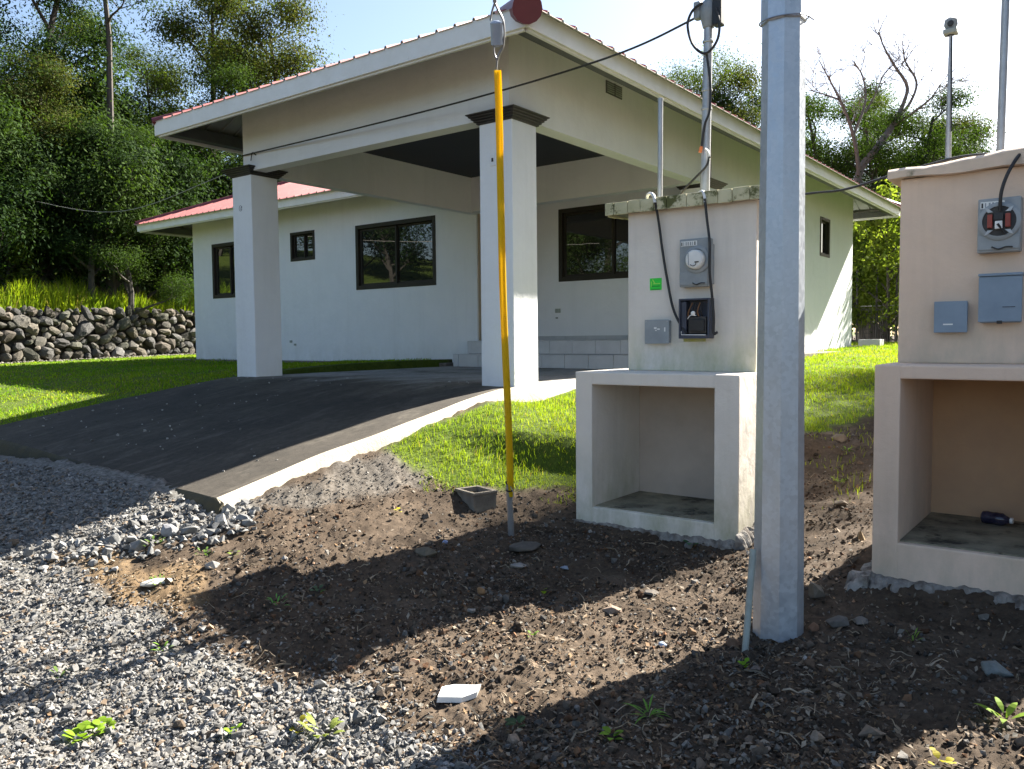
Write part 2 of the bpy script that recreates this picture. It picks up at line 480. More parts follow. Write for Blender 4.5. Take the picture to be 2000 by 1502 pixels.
def spangle_mat():
    m, nt, N, L, p = nodes_of('galvanised_spangle')
    tc = N.new('ShaderNodeTexCoord')
    v = N.new('ShaderNodeTexVoronoi')
    v.inputs['Scale'].default_value = 55
    v.inputs['Randomness'].default_value = 1.0
    L.new(tc.outputs['Object'], v.inputs['Vector'])
    n = noise_node(nt, 6.0, 6, 0.65, stretch=(1, 1, 0.5))
    a = ramp_node(nt, v.outputs['Color'], [(0.2, (0.50, 0.535, 0.58)), (0.8, (0.58, 0.615, 0.66))])
    b = ramp_node(nt, n.outputs['Fac'], [(0.35, (0.86, 0.88, 0.90)), (0.65, (1.0, 1.0, 1.0))])
    base = mix_node(nt, 1.0, a.outputs[0], b.outputs[0], 'MULTIPLY')
    w = noise_node(nt, 26.0, 9, 0.8, stretch=(1, 1, 0.6))
    wr = ramp_node(nt, w.outputs['Fac'], [(0.64, 0.0), (0.72, 0.5)])
    base = mix_node(nt, wr.outputs[0], base, (0.62, 0.63, 0.64))
    L.new(base, p.inputs['Base Color'])
    p.inputs['Metallic'].default_value = 0.5
    r = ramp_node(nt, v.outputs['Color'], [(0.0, 0.30), (1.0, 0.5)])
    L.new(r.outputs[0], p.inputs['Roughness'])
    b2 = noise_node(nt, 90.0, 4, 0.6)
    L.new(bump_node(nt, b2.outputs['Fac'], 0.05, 0.003), p.inputs['Normal'])
    return m


MAT['spangle'] = spangle_mat()


def glass_mat():
    m, nt, N, L, p = nodes_of('window_glass')
    n = noise_node(nt, 1.5, 2, 0.5)
    L.new(ramp_node(nt, n.outputs['Fac'], [(0.3, (0.010, 0.011, 0.010)), (0.7, (0.020, 0.018, 0.016))]).outputs[0], p.inputs['Base Color'])
    p.inputs['Roughness'].default_value = 0.015
    p.inputs['IOR'].default_value = 1.65
    p.inputs['Specular IOR Level'].default_value = 0.7
    b = noise_node(nt, 2.0, 2, 0.5)
    L.new(bump_node(nt, b.outputs['Fac'], 0.04, 0.02), p.inputs['Normal'])
    return m


MAT['glass'] = glass_mat()


def drive_mat():
    m, nt, N, L, p = nodes_of('stained_drive_concrete')
    n1 = noise_node(nt, 0.9, 8, 0.7, stretch=(2.2, 0.7, 1))
    n2 = noise_node(nt, 14.0, 8, 0.75)
    geo = N.new('ShaderNodeNewGeometry')
    sep = N.new('ShaderNodeSeparateXYZ')
    L.new(geo.outputs['Position'], sep.inputs[0])
    mr = N.new('ShaderNodeMapRange')
    mr.inputs[1].default_value, mr.inputs[2].default_value = -0.9, 1.2
    L.new(sep.outputs[1], mr.inputs[0])
    ad = N.new('ShaderNodeMath')
    ad.operation = 'ADD'
    s = N.new('ShaderNodeMath')
    s.operation = 'MULTIPLY_ADD'
    s.inputs[1].default_value, s.inputs[2].default_value = 1.6, -0.8
    L.new(n1.outputs['Fac'], s.inputs[0])
    L.new(mr.outputs[0], ad.inputs[0])
    L.new(s.outputs[0], ad.inputs[1])
    base = ramp_node(nt, ad.outputs[0], [(0.0, (0.058, 0.050, 0.040)), (0.35, (0.10, 0.086, 0.066)), (0.75, (0.29, 0.275, 0.25)), (1.0, (0.36, 0.35, 0.33))]).outputs[0]
    g = ramp_node(nt, n2.outputs['Fac'], [(0.3, 0.6), (0.7, 1.15)])
    n3 = noise_node(nt, 2.6, 8, 0.75, stretch=(1.6, 0.35, 1), dist=.6)
    base = mix_node(nt, ramp_node(nt, n3.outputs['Fac'], [(0.52, 0.0), (0.72, 0.65)]).outputs[0], base, (0.17, 0.15, 0.12))
    n4 = noise_node(nt, 1.7, 7, 0.7)
    base = mix_node(nt, ramp_node(nt, n4.outputs['Fac'], [(0.50, 0.0), (0.66, 0.6)]).outputs[0], base, (0.04, 0.036, 0.030))
    base = mix_node(nt, 1.0, base, g.outputs[0], 'MULTIPLY')
    L.new(base, p.inputs['Base Color'])
    p.inputs['Roughness'].default_value = 0.9
    p.inputs['Specular IOR Level'].default_value = 0.25
    b = noise_node(nt, 60.0, 6, 0.7)
    L.new(bump_node(nt, b.outputs['Fac'], 0.5, 0.006), p.inputs['Normal'])
    return m


MAT['drive'] = drive_mat()
MAT['drive_side'] = make_mat('whitewashed_ramp_side', (0.48, 0.43, 0.35), (0.36, 0.32, 0.25), 5.0, 0.95, 0.7, 40, wear=((0.28, 0.24, 0.18), 7.0, 0.6))
MAT['drive_front'] = make_mat('mossy_ramp_edge', (0.075, 0.062, 0.032), (0.05, 0.045, 0.03), 7.0, 0.95, 0.8, 40)


def ground_mat():
    m, nt, N, L, p = nodes_of('ground_soil')
    a = N.new('ShaderNodeAttribute')
    a.attribute_name = 'Col'
    sp_ = N.new('ShaderNodeSeparateColor')
    L.new(a.outputs['Color'], sp_.inputs[0])
    n1 = noise_node(nt, 3.0, 8, 0.7)
    n2 = noise_node(nt, 28.0, 8, 0.75)
    soil = ramp_node(nt, n1.outputs['Fac'], [(0.25, (0.036, 0.026, 0.018)), (0.45, (0.062, 0.045, 0.031)), (0.60, (0.096, 0.071, 0.050)), (0.75, (0.15, 0.115, 0.084))]).outputs[0]
    clay = ramp_node(nt, n1.outputs['Fac'], [(0.3, (0.13, 0.087, 0.048)), (0.7, (0.22, 0.155, 0.09))]).outputs[0]
    grv = ramp_node(nt, n2.outputs['Fac'], [(0.3, (0.09, 0.085, 0.075)), (0.7, (0.24, 0.23, 0.21))]).outputs[0]
    grs = ramp_node(nt, n1.outputs['Fac'], [(0.3, (0.05, 0.08, 0.012)), (0.7, (0.10, 0.135, 0.022))]).outputs[0]
    base = mix_node(nt, sp_.outputs[1], soil, clay)
    base = mix_node(nt, sp_.outputs[0], base, grv)
    base = mix_node(nt, sp_.outputs[2], base, grs)
    g = ramp_node(nt, n2.outputs['Fac'], [(0.28, 0.55), (0.72, 1.3)])
    base = mix_node(nt, 1.0, base, g.outputs[0], 'MULTIPLY')
    L.new(base, p.inputs['Base Color'])
    p.inputs['Roughness'].default_value = 0.97
    p.inputs['Specular IOR Level'].default_value = 0.15
    b = noise_node(nt, 45.0, 8, 0.75)
    b3 = noise_node(nt, 160.0, 4, 0.7)
    nb = bump_node(nt, b.outputs['Fac'], 0.5, 0.014)
    L.new(bump_node(nt, b3.outputs['Fac'], 0.6, 0.006, nb), p.inputs['Normal'])
    return m


MAT['ground'] = ground_mat()


# ------------------------------------------------------------------ object helpers
def world_base(parent):
    o = parent
    v = Vector((0, 0, 0))
    while o is not None:
        v += o.location
        o = o.parent
    return v


def tag(o, label=None, cat=None, group=None, kind=None):
    if label:
        o['label'] = label
    if cat:
        o['category'] = cat
    if group:
        o['group'] = group
    if kind:
        o['kind'] = kind
    return o


def thing(name, loc, label, cat, group=None):
    o = bpy.data.objects.new(name, None)
    o.empty_display_size = 0.2
    COL.objects.link(o)
    o.location = loc
    return tag(o, label, cat, group)


def mesh_arrays(name, verts, faces_flat, fsize, mat, parent=None, loc=None, smooth=False, col=None):
    """Fast mesh from numpy arrays; all faces have fsize corners."""
    base = np.array(world_base(parent)) if parent is not None else (np.array(loc) if loc is not None else np.zeros(3))
    me = bpy.data.meshes.new(name)
    nv, nf = len(verts), len(faces_flat) // fsize
    me.vertices.add(nv)
    me.vertices.foreach_set('co', (verts - base).astype(np.float32).ravel())
    me.loops.add(nf * fsize)
    me.loops.foreach_set('vertex_index', faces_flat.astype(np.int32))
    me.polygons.add(nf)
    me.polygons.foreach_set('loop_start', np.arange(0, nf * fsize, fsize, dtype=np.int32))
    me.polygons.foreach_set('use_smooth', np.full(nf, bool(smooth)))
    me.update(calc_edges=True)
    if col is not None:
        at = me.color_attributes.new('Col', 'FLOAT_COLOR', 'POINT')
        c4 = np.ones((nv, 4), np.float32)
        c4[:, :3] = col
        at.data.foreach_set('color', c4.ravel())
    if mat is not None:
        me.materials.append(mat)
    o = bpy.data.objects.new(name, me)
    COL.objects.link(o)
    if parent is not None:
        o.parent = parent
    elif loc is not None:
        o.location = loc
    return o


class MB:
    """Collects shapes in world coordinates and links them as one mesh object."""

    def __init__(self):
        self.bm = bmesh.new()

    def box(self, x0, x1, y0, y1, z0, z1, bevel=0.0, seg=2):
        vs = [self.bm.verts.new((x, y, z)) for z in (z0, z1) for y in (y0, y1) for x in (x0, x1)]
        fs = [self.bm.faces.new([vs[i] for i in q]) for q in ((0, 2, 3, 1), (4, 5, 7, 6), (0, 1, 5, 4), (2, 6, 7, 3), (0, 4, 6, 2), (1, 3, 7, 5))]
        if bevel:
            es = list({e for f in fs for e in f.edges})
            bmesh.ops.bevel(self.bm, geom=es, offset=bevel, segments=seg, affect='EDGES', profile=0.6)
        return self

    def rings(self, rings, cap=True):
        """Skin a list of closed rings of equal size."""
        vr = [[self.bm.verts.new(tuple(p)) for p in r] for r in rings]
        n = len(rings[0])
        for a, b in zip(vr[:-1], vr[1:]):
            for i in range(n):
                self.bm.faces.new((a[i], a[(i + 1) % n], b[(i + 1) % n], b[i]))
        if cap:
            self.bm.faces.new(vr[0][::-1])
            self.bm.faces.new(vr[-1])
        return self

    def tube(self, pts, radii, n=8, twist=0.0):
        pts = [Vector(p) for p in pts]
        if isinstance(radii, (int, float)):
            radii = [radii] * len(pts)
        rings = []
        ref = None
        for i, p in enumerate(pts):
            t = (pts[min(i + 1, len(pts) - 1)] - pts[max(i - 1, 0)]).normalized()
            if ref is None:
                ref = t.orthogonal().normalized()
            ref = (ref - t * ref.dot(t))
            if ref.length < 1e-6:
                ref = t.orthogonal()
            ref.normalize()
            w = t.cross(ref)
            rings.append([p + (ref * math.cos(2 * math.pi * k / n + twist) + w * math.sin(2 * math.pi * k / n + twist)) * radii[i] for k in range(n)])
        return self.rings(rings)

    def lathe(self, base, axis, prof, n=24):
        """prof: list of (distance along the axis, radius)."""
        axis = Vector(axis).normalized()
        u = axis.orthogonal().normalized()
        w = axis.cross(u)
        base = Vector(base)
        return self.rings([[base + axis * h + (u * math.cos(2 * math.pi * k / n) + w * math.sin(2 * math.pi * k / n)) * max(r, 1e-4) for k in range(n)] for h, r in prof])

    def prism(self, poly, d):
        """Extrude a planar polygon (list of points) by the vector d."""
        d = Vector(d)
        return self.rings([[Vector(p) for p in poly], [Vector(p) + d for p in poly]])

    def quad(self, a, b, c, d):
        self.bm.faces.new([self.bm.verts.new(tuple(p)) for p in (a, b, c, d)])
        return self

    def build(self, name, mat, parent=None, loc=None, smooth=False, label=None):
        base = world_base(parent) if parent is not None else Vector(loc or (0, 0, 0))
        bmesh.ops.recalc_face_normals(self.bm, faces=self.bm.faces)
        bmesh.ops.translate(self.bm, verts=self.bm.verts, vec=-base)
        me = bpy.data.meshes.new(name)
        self.bm.to_mesh(me)
        self.bm.free()
        if smooth:
            me.polygons.foreach_set('use_smooth', np.ones(len(me.polygons), bool))
            me.set_sharp_from_angle(angle=math.radians(40))
        me.materials.append(mat if not isinstance(mat, str) else MAT[mat])
        o = bpy.data.objects.new(name, me)
        COL.objects.link(o)
        if parent is not None:
            o.parent = parent
        else:
            o.location = base
        if label:
            o['label'] = label
        return o


def curve_pts(ctrl, n=10):
    """Catmull-Rom through the control points."""
    c = [Vector(p) for p in ctrl]
    c = [c[0] * 2 - c[1]] + c + [c[-1] * 2 - c[-2]]
    out = []
    for i in range(1, len(c) - 2):
        for k in range(n):
            t = k / n
            out.append(0.5 * ((2 * c[i]) + (c[i + 1] - c[i - 1]) * t + (2 * c[i - 1] - 5 * c[i] + 4 * c[i + 1] - c[i + 2]) * t * t + (3 * c[i] - c[i - 1] - 3 * c[i + 1] + c[i + 2]) * t ** 3))
    out.append(c[-2])
    return out


# ------------------------------------------------------------------ the ground
POLY_GRAVEL = [ground_at(*p) for p in ((-400, 1130), (40, 1095), (130, 1130), (200, 1180), (260, 1225), (330, 1250), (440, 1290), (560, 1330), (660, 1330), (730, 1375), (790, 1440), (820, 1510), (850, 1700), (-600, 1800))]
POLY_ROAD = [(0.42, -3.15)] + [ground_at(*p) for p in ((478, 1005), (450, 1035), (360, 1050), (240, 1085), (120, 1098), (-30, 1100))] + [(-3.0, -5.2), (-9, -5.2), (-9, -2.9), (-5, -2.9)]
POLY_CLAY = [ground_at(*p) for p in ((60, 1095), (260, 1085), (400, 1120), (380, 1190), (290, 1235), (210, 1180), (130, 1130))]
POLY_PEA = [ground_at(*p) for p in ((480, 985), (760, 880), (860, 930), (800, 975), (560, 1000))]
LAWN_R = [ground_at(*p) for p in ((735, 872), (800, 925), (900, 950), (1010, 950), (1140, 938))] + [(1.9, -0.45), (2.4, 0.2)] + [ground_at(*p) for p in ((1590, 845), (1710, 815))] + [(4.4, 1.4), (9, 2.5), (14, 5), (14, 16), (-2, 16), (-0.1, 13), (-0.1, 9), (0.1, 5), (0.1, -0.2)]
LAWN_L = [(-4.42, 4.45), (-4.5, 0.3), (-4.75, -1.0), (-5.0, -2.75), (-7.0, -3.0), (-9.0, -3.6), (-15.4, -5.4), (-15.9, -3), (-17.6, 3.4), (-19.4, 11), (-13, 11), (-12.8, 4.45)]


def edge_noise(x, y, amp, scale, seed):
    return x + amp * fbm(x, y, scale, 3, seed) * 2, y + amp * fbm(x, y, scale, 3, seed + 50) * 2


def masks(x, y):
    xa, ya = edge_noise(x, y, 0.22, 3.0, 31)
    g = in_poly(xa, ya, POLY_GRAVEL) | in_poly(xa, ya, POLY_ROAD)
    c = in_poly(xa, ya, POLY_CLAY)
    pe = in_poly(xa, ya, POLY_PEA)
    xb, yb = edge_noise(x, y, 0.18, 2.5, 77)
    s = -((x - WALL_A[0]) * _wn[0] + (y - WALL_A[1]) * _wn[1])
    gr = in_poly(xb, yb, LAWN_R) | in_poly(xb, yb, LAWN_L) | (s > 0.5)
    return g, c, pe, gr


def ground_relief(x, y, lawn):
    boxed = ((x > 1.62) & (x < 2.84) & (y > -1.44) & (y < -0.61)) | ((x > 3.70) & (x < 4.75) & (y > -1.88) & (y < -0.87))
    r = np.hypot(x - CAM_XY[0], y - CAM_XY[1])
    near = np.clip((14 - r) / 8, 0, 1)
    big = 0.05 * fbm(x, y, 1.1, 3, 3)
    mid = 0.058 * fbm(x, y, 5.0, 4, 9, .6)
    rid = np.abs(fbm(x, y, 13.0, 3, 21))
    fine = 0.036 * (0.12 - rid) + 0.024 * fbm(x, y, 44.0, 3, 27)
    soft = np.where(lawn, 0.35, 1.0)
    return near * (big + mid + fine) * soft * np.where(boxed, 0.0, 1.0)


def build_ground():
    ang = np.concatenate([np.arange(-44, -38, 0.4), np.arange(-38, 38, 0.20), np.arange(38, 56, 0.4), np.arange(56, 316, 4.0)])
    ang = np.radians(ang)
    rad = [0.25]
    while rad[-1] < 900:
        r = rad[-1]
        rad.append(r * (1.0066 if 1.6 < r < 17 else (1.02 if r < 60 else 1.08)))
    rad = np.array(rad)
    base = math.atan2(FWD[0], FWD[1])
    R, T = np.meshgrid(rad, ang + base, indexing='ij')
    x = (CAM_XY[0] + R * np.sin(T)).ravel()
    y = (CAM_XY[1] + R * np.cos(T)).ravel()
    g, c, pe, gr = masks(x, y)
    z = gz(x, y) + ground_relief(x, y, gr)
    inside = (x > -4.6) & (x < 0.02) & (y > -3.1) & (y < 5.4)
    z = np.where(inside, np.minimum(z, ramp_z(y) - 0.2), z)
    col = np.stack([np.maximum(g * 1.0, pe * 0.45), c * 1.0, gr * 1.0], 1).astype(float)
    nr, na = len(rad), len(ang)
    # soften the colour borders a little along the grid
    cc = col.reshape(nr, na, 3)
    for _ in range(3):
        cc[1:-1, 1:-1] = (cc[1:-1, 1:-1] * 2 + cc[:-2, 1:-1] + cc[2:, 1:-1] + cc[1:-1, :-2] + cc[1:-1, 2:]) / 6
    i, j = np.meshgrid(np.arange(nr - 1), np.arange(na), indexing='ij')
    jn = (j + 1) % na
    q = np.stack([i * na + j, i * na + jn, (i + 1) * na + jn, (i + 1) * na + j], -1).reshape(-1)
    # close the small hole at the camera's feet
    verts = np.stack([x, y, z], 1)
    o = mesh_arrays('ground', verts, q, 4, MAT['ground'], loc=(0, 0, 0), smooth=True, col=cc.reshape(-1, 3))
    tag(o, 'bare brown soil, clay and gravel sloping up to the house', kind='structure')


build_ground()


# ------------------------------------------------------------------ driveway ramp and carport slab
def build_driveway():
    nx, ny = 46, 60
    xs = np.linspace(0, 1, nx)
    ys = np.concatenate([np.linspace(RAMP_Y0, 0.15, 44), np.linspace(0.3, 5.38, ny - 44)])
    V, F = [], []
    for iy, yv in enumerate(ys):
        k = np.clip((0.0 - yv) / 3.3, 0, 1)
        xl = -4.44 - 0.55 * k ** 1.3
        xr = 0.02 + 0.07 * k + 0.02 * math.sin(yv * 3.1)
        for xv in xs:
            x = xl + (xr - xl) * xv
            yy = yv + (0.42 * (1 - xv)) * k if yv < 0 else yv
            z = float(ramp_z(np.array(yy))) if yv < 0.15 else SLAB_Z
            z += 0.006 * float(fbm(np.array([x]), np.array([yy]), 1.2, 2, 8)[0]) * 4 * (1 if yv < 0.1 else 0)
            V.append((x, yy, z))
    for iy in range(ny - 1):
        for ix in range(nx - 1):
            a = iy * nx + ix
            F += [a, a + 1, a + nx + 1, a + nx]
    o = mesh_arrays('driveway', np.array(V), np.array(F), 4, MAT['drive'], loc=(0, 0, 0), smooth=True)
    tag(o, 'dark stained concrete ramp rising to the carport', kind='structure')
    # skirts: ragged whitewashed right side, mossy front edge, plain left side
    Va = np.array(V).reshape(ny, nx, 3)

    def skirt(line, out, name, mat, jag, depth):
        pts = []
        for i, p in enumerate(line):
            w = 1 + jag * float(fbm(np.array([p[0] * 1.0]), np.array([p[1] * 1.0]), 2.5, 3, 4)[0]) * 2
            a = np.array(p) + [0, 0, 0.0]
            b = a + np.array(out) * 0.030 * w + [0, 0, -0.025]
            c = a + np.array(out) * 0.075 * w + [0, 0, -depth * 0.45]
            d = a + np.array(out) * 0.16 * w + [0, 0, -depth]
            pts.append((a, b, c, d))
        pts = np.array(pts)
        n = len(pts)
        f = []
        for i in range(n - 1):
            for k in range(3):
                f += [i * 4 + k, (i + 1) * 4 + k, (i + 1) * 4 + k + 1, i * 4 + k + 1]
        P_ = pts.reshape(-1, 3).tolist()
        for e_ in (0, n - 1):        # close the ends
            c_ = len(P_)
            P_ += [list(np.array(P_[e_ * 4]) - [0, 0, depth])]
            f += [e_ * 4, e_ * 4 + 1, e_ * 4 + 2, c_, e_ * 4 + 2, e_ * 4 + 3, c_, c_]
        f = f[:]
        s = MB()
        vs_ = [s.bm.verts.new(q) for q in P_]
        for k in range(0, len(f), 4):
            ids = list(dict.fromkeys(f[k:k + 4]))
            s.bm.faces.new([vs_[i] for i in ids])
        s = s.build(name, mat, o, smooth=True)
        return s

    skirt(Va[:, -1], (1, 0, 0), 'ramp_side', 'drive_side', 0.5, 0.26)
    skirt(np.concatenate([Va[0], [Va[0, -1] + [0.05, 0.02, -.03]]]), (0.09, -1, 0), 'ramp_front_edge', 'drive_front', 0.6, 0.40)
    skirt(Va[:, 0], (-1, 0, 0), 'ramp_side', 'drive_front', 0.3, 0.35)


build_driveway()

rng = np.random.default_rng(19)
n = 150
x, y = rng.uniform(-4.7, -.1, n), rng.uniform(-3.1, .3, n)
keep = (fbm(x, y, .8, 2, 5) > -.05) | (y < -2.2)
x, y = x[keep], y[keep]
LIT = np.stack([x, y, ramp_z(y + 0.0) + .004], 1)
LIT_N = len(x)

# ------------------------------------------------------------------ the house
EAVE_Z, ROOF_Z, OV, SLOPE = 4.11, 4.29, 0.66, 0.41
house = thing('house', (0, 0, 0), 'white single-storey house with red metal hip roof and open carport', 'house')
HX0, HX1, HY0, HY1 = -12.77, -0.12, 4.5, 12.45      # main block
EX0, EX1, EY0, EY1 = -14.02, OV, 3.84, 13.25         # main eaves
CX0, CY0 = -5.18, -OV                                 # carport eaves


def wall_panel(name, axis, plane, depth, a0, a1, z0, z1, holes=(), mat='wall'):
    """A wall in the plane x=plane or y=plane with real openings; depth goes inwards."""
    mb = MB()
    A = sorted({a0, a1, *[h[0] for h in holes], *[h[1] for h in holes]})
    Z = sorted({z0, z1, *[h[2] for h in holes], *[h[3] for h in holes]})

    def P(a, z, d):
        return (a, plane + d, z) if axis == 'y' else (plane + d, a, z)

    cells = {}
    for i in range(len(A) - 1):
        for j in range(len(Z) - 1):
            ca, cz = (A[i] + A[i + 1]) / 2, (Z[j] + Z[j + 1]) / 2
            cells[i, j] = not any(h[0] < ca < h[1] and h[2] < cz < h[3] for h in holes)
    for (i, j), solid in cells.items():
        if not solid:
            continue
        q = [(A[i], Z[j]), (A[i + 1], Z[j]), (A[i + 1], Z[j + 1]), (A[i], Z[j + 1])]
        for d in (0, depth):
            mb.quad(*[P(a, z, d) for a, z in q])
        for di, dj, e in ((-1, 0, (q[0], q[3])), (1, 0, (q[1], q[2])), (0, -1, (q[0], q[1])), (0, 1, (q[3], q[2]))):
            if not cells.get((i + di, j + dj), False):
                mb.quad(P(*e[0], 0), P(*e[1], 0), P(*e[1], depth), P(*e[0], depth))
    bmesh.ops.remove_doubles(mb.bm, verts=mb.bm.verts, dist=1e-5)
    return mb.build(name, mat, house)


def window(axis, plane, inward, a0, a1, z0, z1, sashes=2, fw=0.075, label=None):
    """Bronze aluminium window set in an opening: frame > sash bars and panes."""
    s = 1 if inward > 0 else -1

    def bx(mb, b0, b1, c0, c1, d0, d1, bevel=0.004):
        lo, hi = sorted((plane + s * d0, plane + s * d1))
        if axis == 'y':
            mb.box(b0, b1, lo, hi, c0, c1, bevel)
        else:
            mb.box(lo, hi, b0, b1, c0, c1, bevel)

    mb = MB()
    bx(mb, a0, a0 + fw, z0, z1, -0.012, 0.11)
    bx(mb, a1 - fw, a1, z0, z1, -0.012, 0.11)
    bx(mb, a0 + fw + .001, a1 - fw - .001, z1 - fw, z1, -0.012, 0.11)
    bx(mb, a0 + fw + .001, a1 - fw - .001, z0, z0 + fw, -0.012, 0.11)
    w = mb.build('window', 'frame', house, label=label)
    i0, i1, k0, k1 = a0 + fw, a1 - fw, z0 + fw, z1 - fw
    step = (i1 - i0) / sashes
    sw = 0.042 if (a1 - a0) > 0.9 else 0.03
    for k in range(sashes):
        b0, b1 = i0 + k * step + .002, i0 + (k + 1) * step - .002
        if sashes == 2:
            b0, b1 = (b0, b1 + sw * .5) if k == 0 else (b0 - sw * .5, b1)
        d = 0.045 + 0.03 * (k % 2)
        mb = MB()
        bx(mb, b0, b0 + sw, k0 + .002, k1 - .002, d, d + 0.026, .003)
        bx(mb, b1 - sw, b1, k0 + .002, k1 - .002, d, d + 0.026, .003)
        bx(mb, b0 + sw, b1 - sw, k1 - sw, k1 - .003, d + .001, d + 0.025, .003)
        bx(mb, b0 + sw, b1 - sw, k0 + .003, k0 + sw, d + .001, d + 0.025, .003)
        mb.build('sash', 'frame', w)
        mb = MB()
        bx(mb, b0 + sw - .004, b1 - sw + .004, k0 + sw - .004, k1 - sw + .004, d + 0.012, d + 0.018, 0)
        mb.build('pane', 'glass', w)
    return w


WT = 0.16
win_front = [(-7.19, -5.11, 2.47, 3.70), (-9.17, -8.40, 3.14, 3.73), (-12.0, -10.75, 2.48, 3.71)]
wall_panel('wall', 'y', HY0, WT, HX0, -4.17, 0.9, 4.55, win_front)
wall_panel('wall', 'x', HX0, WT, HY0 + WT + .002, HY1, 0.9, 4.55)
wall_panel('wall', 'x', HX1, -WT, HY0 + .42, HY1, 0.9, 4.55, [(10.10, 10.74, 3.07, 3.83)])
wall_panel('wall', 'y', HY1, -WT, HX0 + WT + .002, HX1 - WT - .002, 0.9, 4.55)
win_back = [(-3.09, -1.02, 2.47, 3.70)]
wall_panel('wall', 'y', 5.4, WT, -4.17 + .001, HX1 - WT - .002, 0.9, 4.4, win_back)
wall_panel('wall', 'x', -4.17, -WT, HY0 + WT + .002, 5.4 - .002, 0.9, 4.4, [(4.74, 5.30, 1.48, 3.6)])
window('y', HY0, 1, *win_front[0])
window('y', HY0, 1, *win_front[1], sashes=2, fw=0.055, label='small square bronze window high on the wall')
window('y', HY0, 1, *win_front[2])
window('y', 5.4, 1, *win_back[0])
window('x', HX1, -1, 10.10, 10.74, 3.07, 3.83, sashes=1, fw=0.06)
d = MB().box(-4.17 - .06, -4.17 - .02, 4.76, 5.28, 1.49, 3.58, .004).build('door', 'frame', house)
MB().box(-4.17 - .015, -4.17 + .015, 4.72, 4.77, 1.48, 3.62, .004).box(-4.17 - .015, -4.17 + .015, 5.28, 5.33, 1.48, 3.62, .004).build('door_frame', 'tan', d)
MB().box(-4.172, -4.155, 4.53, 4.70, 1.48, 3.64, .003).build('corner_strip', 'tan', house)

# carport beams: the deep front and side beams carry the roof, dark ceiling between them
def beam(*b):
    return MB().box(*b, bevel=0.006).build('beam', 'wall', house)


def sloped_beam(pts, d):
    return MB().prism(pts, d).build('beam', 'wall', house)


BZ = 3.64
sloped_beam([(-4.27, 0.0, BZ), (-0.03, 0.0, BZ), (-0.03, 0.0, 4.52), (-4.27, 0.0, 4.52)], (0, 0.19, 0))
sloped_beam([(-0.03, 0.192, BZ), (-0.03, 4.5, BZ), (-0.03, 4.5, 4.52), (-0.03, 0.192, 4.52)], (-0.19, 0, 0))
sloped_beam([(-4.27, 0.192, 3.62), (-4.27, 4.498, 3.62), (-4.27, 4.498, 4.52), (-4.27, 0.192, 4.52)], (0.15, 0, 0))
sloped_beam([(-4.118, 4.31, BZ), (-0.222, 4.31, BZ), (-0.222, 4.31, 4.52), (-4.118, 4.31, 4.52)], (0, 0.188, 0))
MB().box(-4.118, -0.222, 0.192, 4.308, 4.20, 4.23).build('ceiling', 'ceiling', house)
MB().box(-4.16, -0.13, 4.50, 5.398, 4.20, 4.23).build('ceiling', 'wall', house)


def column(x0, y0, z0, ztop=3.60, taper=0.0):
    w = 0.40
    mb = MB()
    t = taper
    bm0 = [(x0 - t, y0 - t, z0), (x0 + w + t, y0 - t, z0), (x0 + w + t, y0 + w + t, z0), (x0 - t, y0 + w + t, z0)]
    bm1 = [(x0, y0, ztop), (x0 + w, y0, ztop), (x0 + w, y0 + w, ztop), (x0, y0 + w, ztop)]
    mb.rings([bm0, bm1])
    bmesh.ops.bevel(mb.bm, geom=[e for e in mb.bm.edges if abs(e.verts[0].co.z - e.verts[1].co.z) > .5], offset=0.008, segments=2, affect='EDGES', profile=0.6)
    c = mb.build('column', 'column', house)
    mb = MB()
    n = 5
    z = ztop - 0.004
    for k in range(n):
        e = 0.006 + 0.096 * (k + 0.6) / n
        h = 0.100 / n
        r = []
        for dz, de in ((0, -0.008), (h * 0.35, 0.004), (h * .72, 0.006), (h, -0.006)):
            q = e + de
            r.append([(x0 - q, y0 - q, z + dz), (x0 + w + q, y0 - q, z + dz), (x0 + w + q, y0 + w + q, z + dz), (x0 - q, y0 + w + q, z + dz)])
        mb.rings(r)
        z += h + 0.0002
    mb.build('capital', 'capital', c)
    return c


col_front = column(-0.40, 0.0, 0.55, taper=0.004)
col_left = column(-4.52, 0.0, 0.7, taper=0.004)
col_back = column(-0.40, 4.502, 0.9)
# pencilled ring on the left column, small socket on the front column
px = on_y(470, 407, -0.001)
MB().tube([(px[0] + .03 * math.cos(a), -.003, px[2] + .034 * math.sin(a)) for a in np.linspace(0, 6.0, 22)], .0022, 5).build('ring_mark', 'ink', col_left)
MB().tube([(px[0] + .005, -.003, px[2] - .02), (px[0] + .012, -.003, px[2] + .01), (px[0] + .03, -.003, px[2] + .02)], 0.003, 5).build('stroke_mark', 'ink', col_left)
px = on_y(964, 312, -0.001)
MB().box(px[0] - .035, px[0] + .035, -0.012, 0.0, px[2] - .06, px[2] + .05, .004).build('socket', 'wall', col_front)
MB().box(px[0] - .016, px[0] + .006, -0.016, -0.0125, px[2] - .02, px[2] + .015).build('socket_hole', 'ink', col_front)
# outlets and pipe stubs on the walls
for (u, v, yv, w) in ((569, 667, HY0, .035), (577, 673, HY0, .03), (1090, 607, 5.4, .05), (1088, 621, 5.4, .02)):
    q = on_y(u, v, yv)
    MB().box(q[0] - w, q[0] + w, yv - .02, yv + .003, q[2] - w * .7, q[2] + w * .7, .004).build('wall_outlet', 'pvc', house)
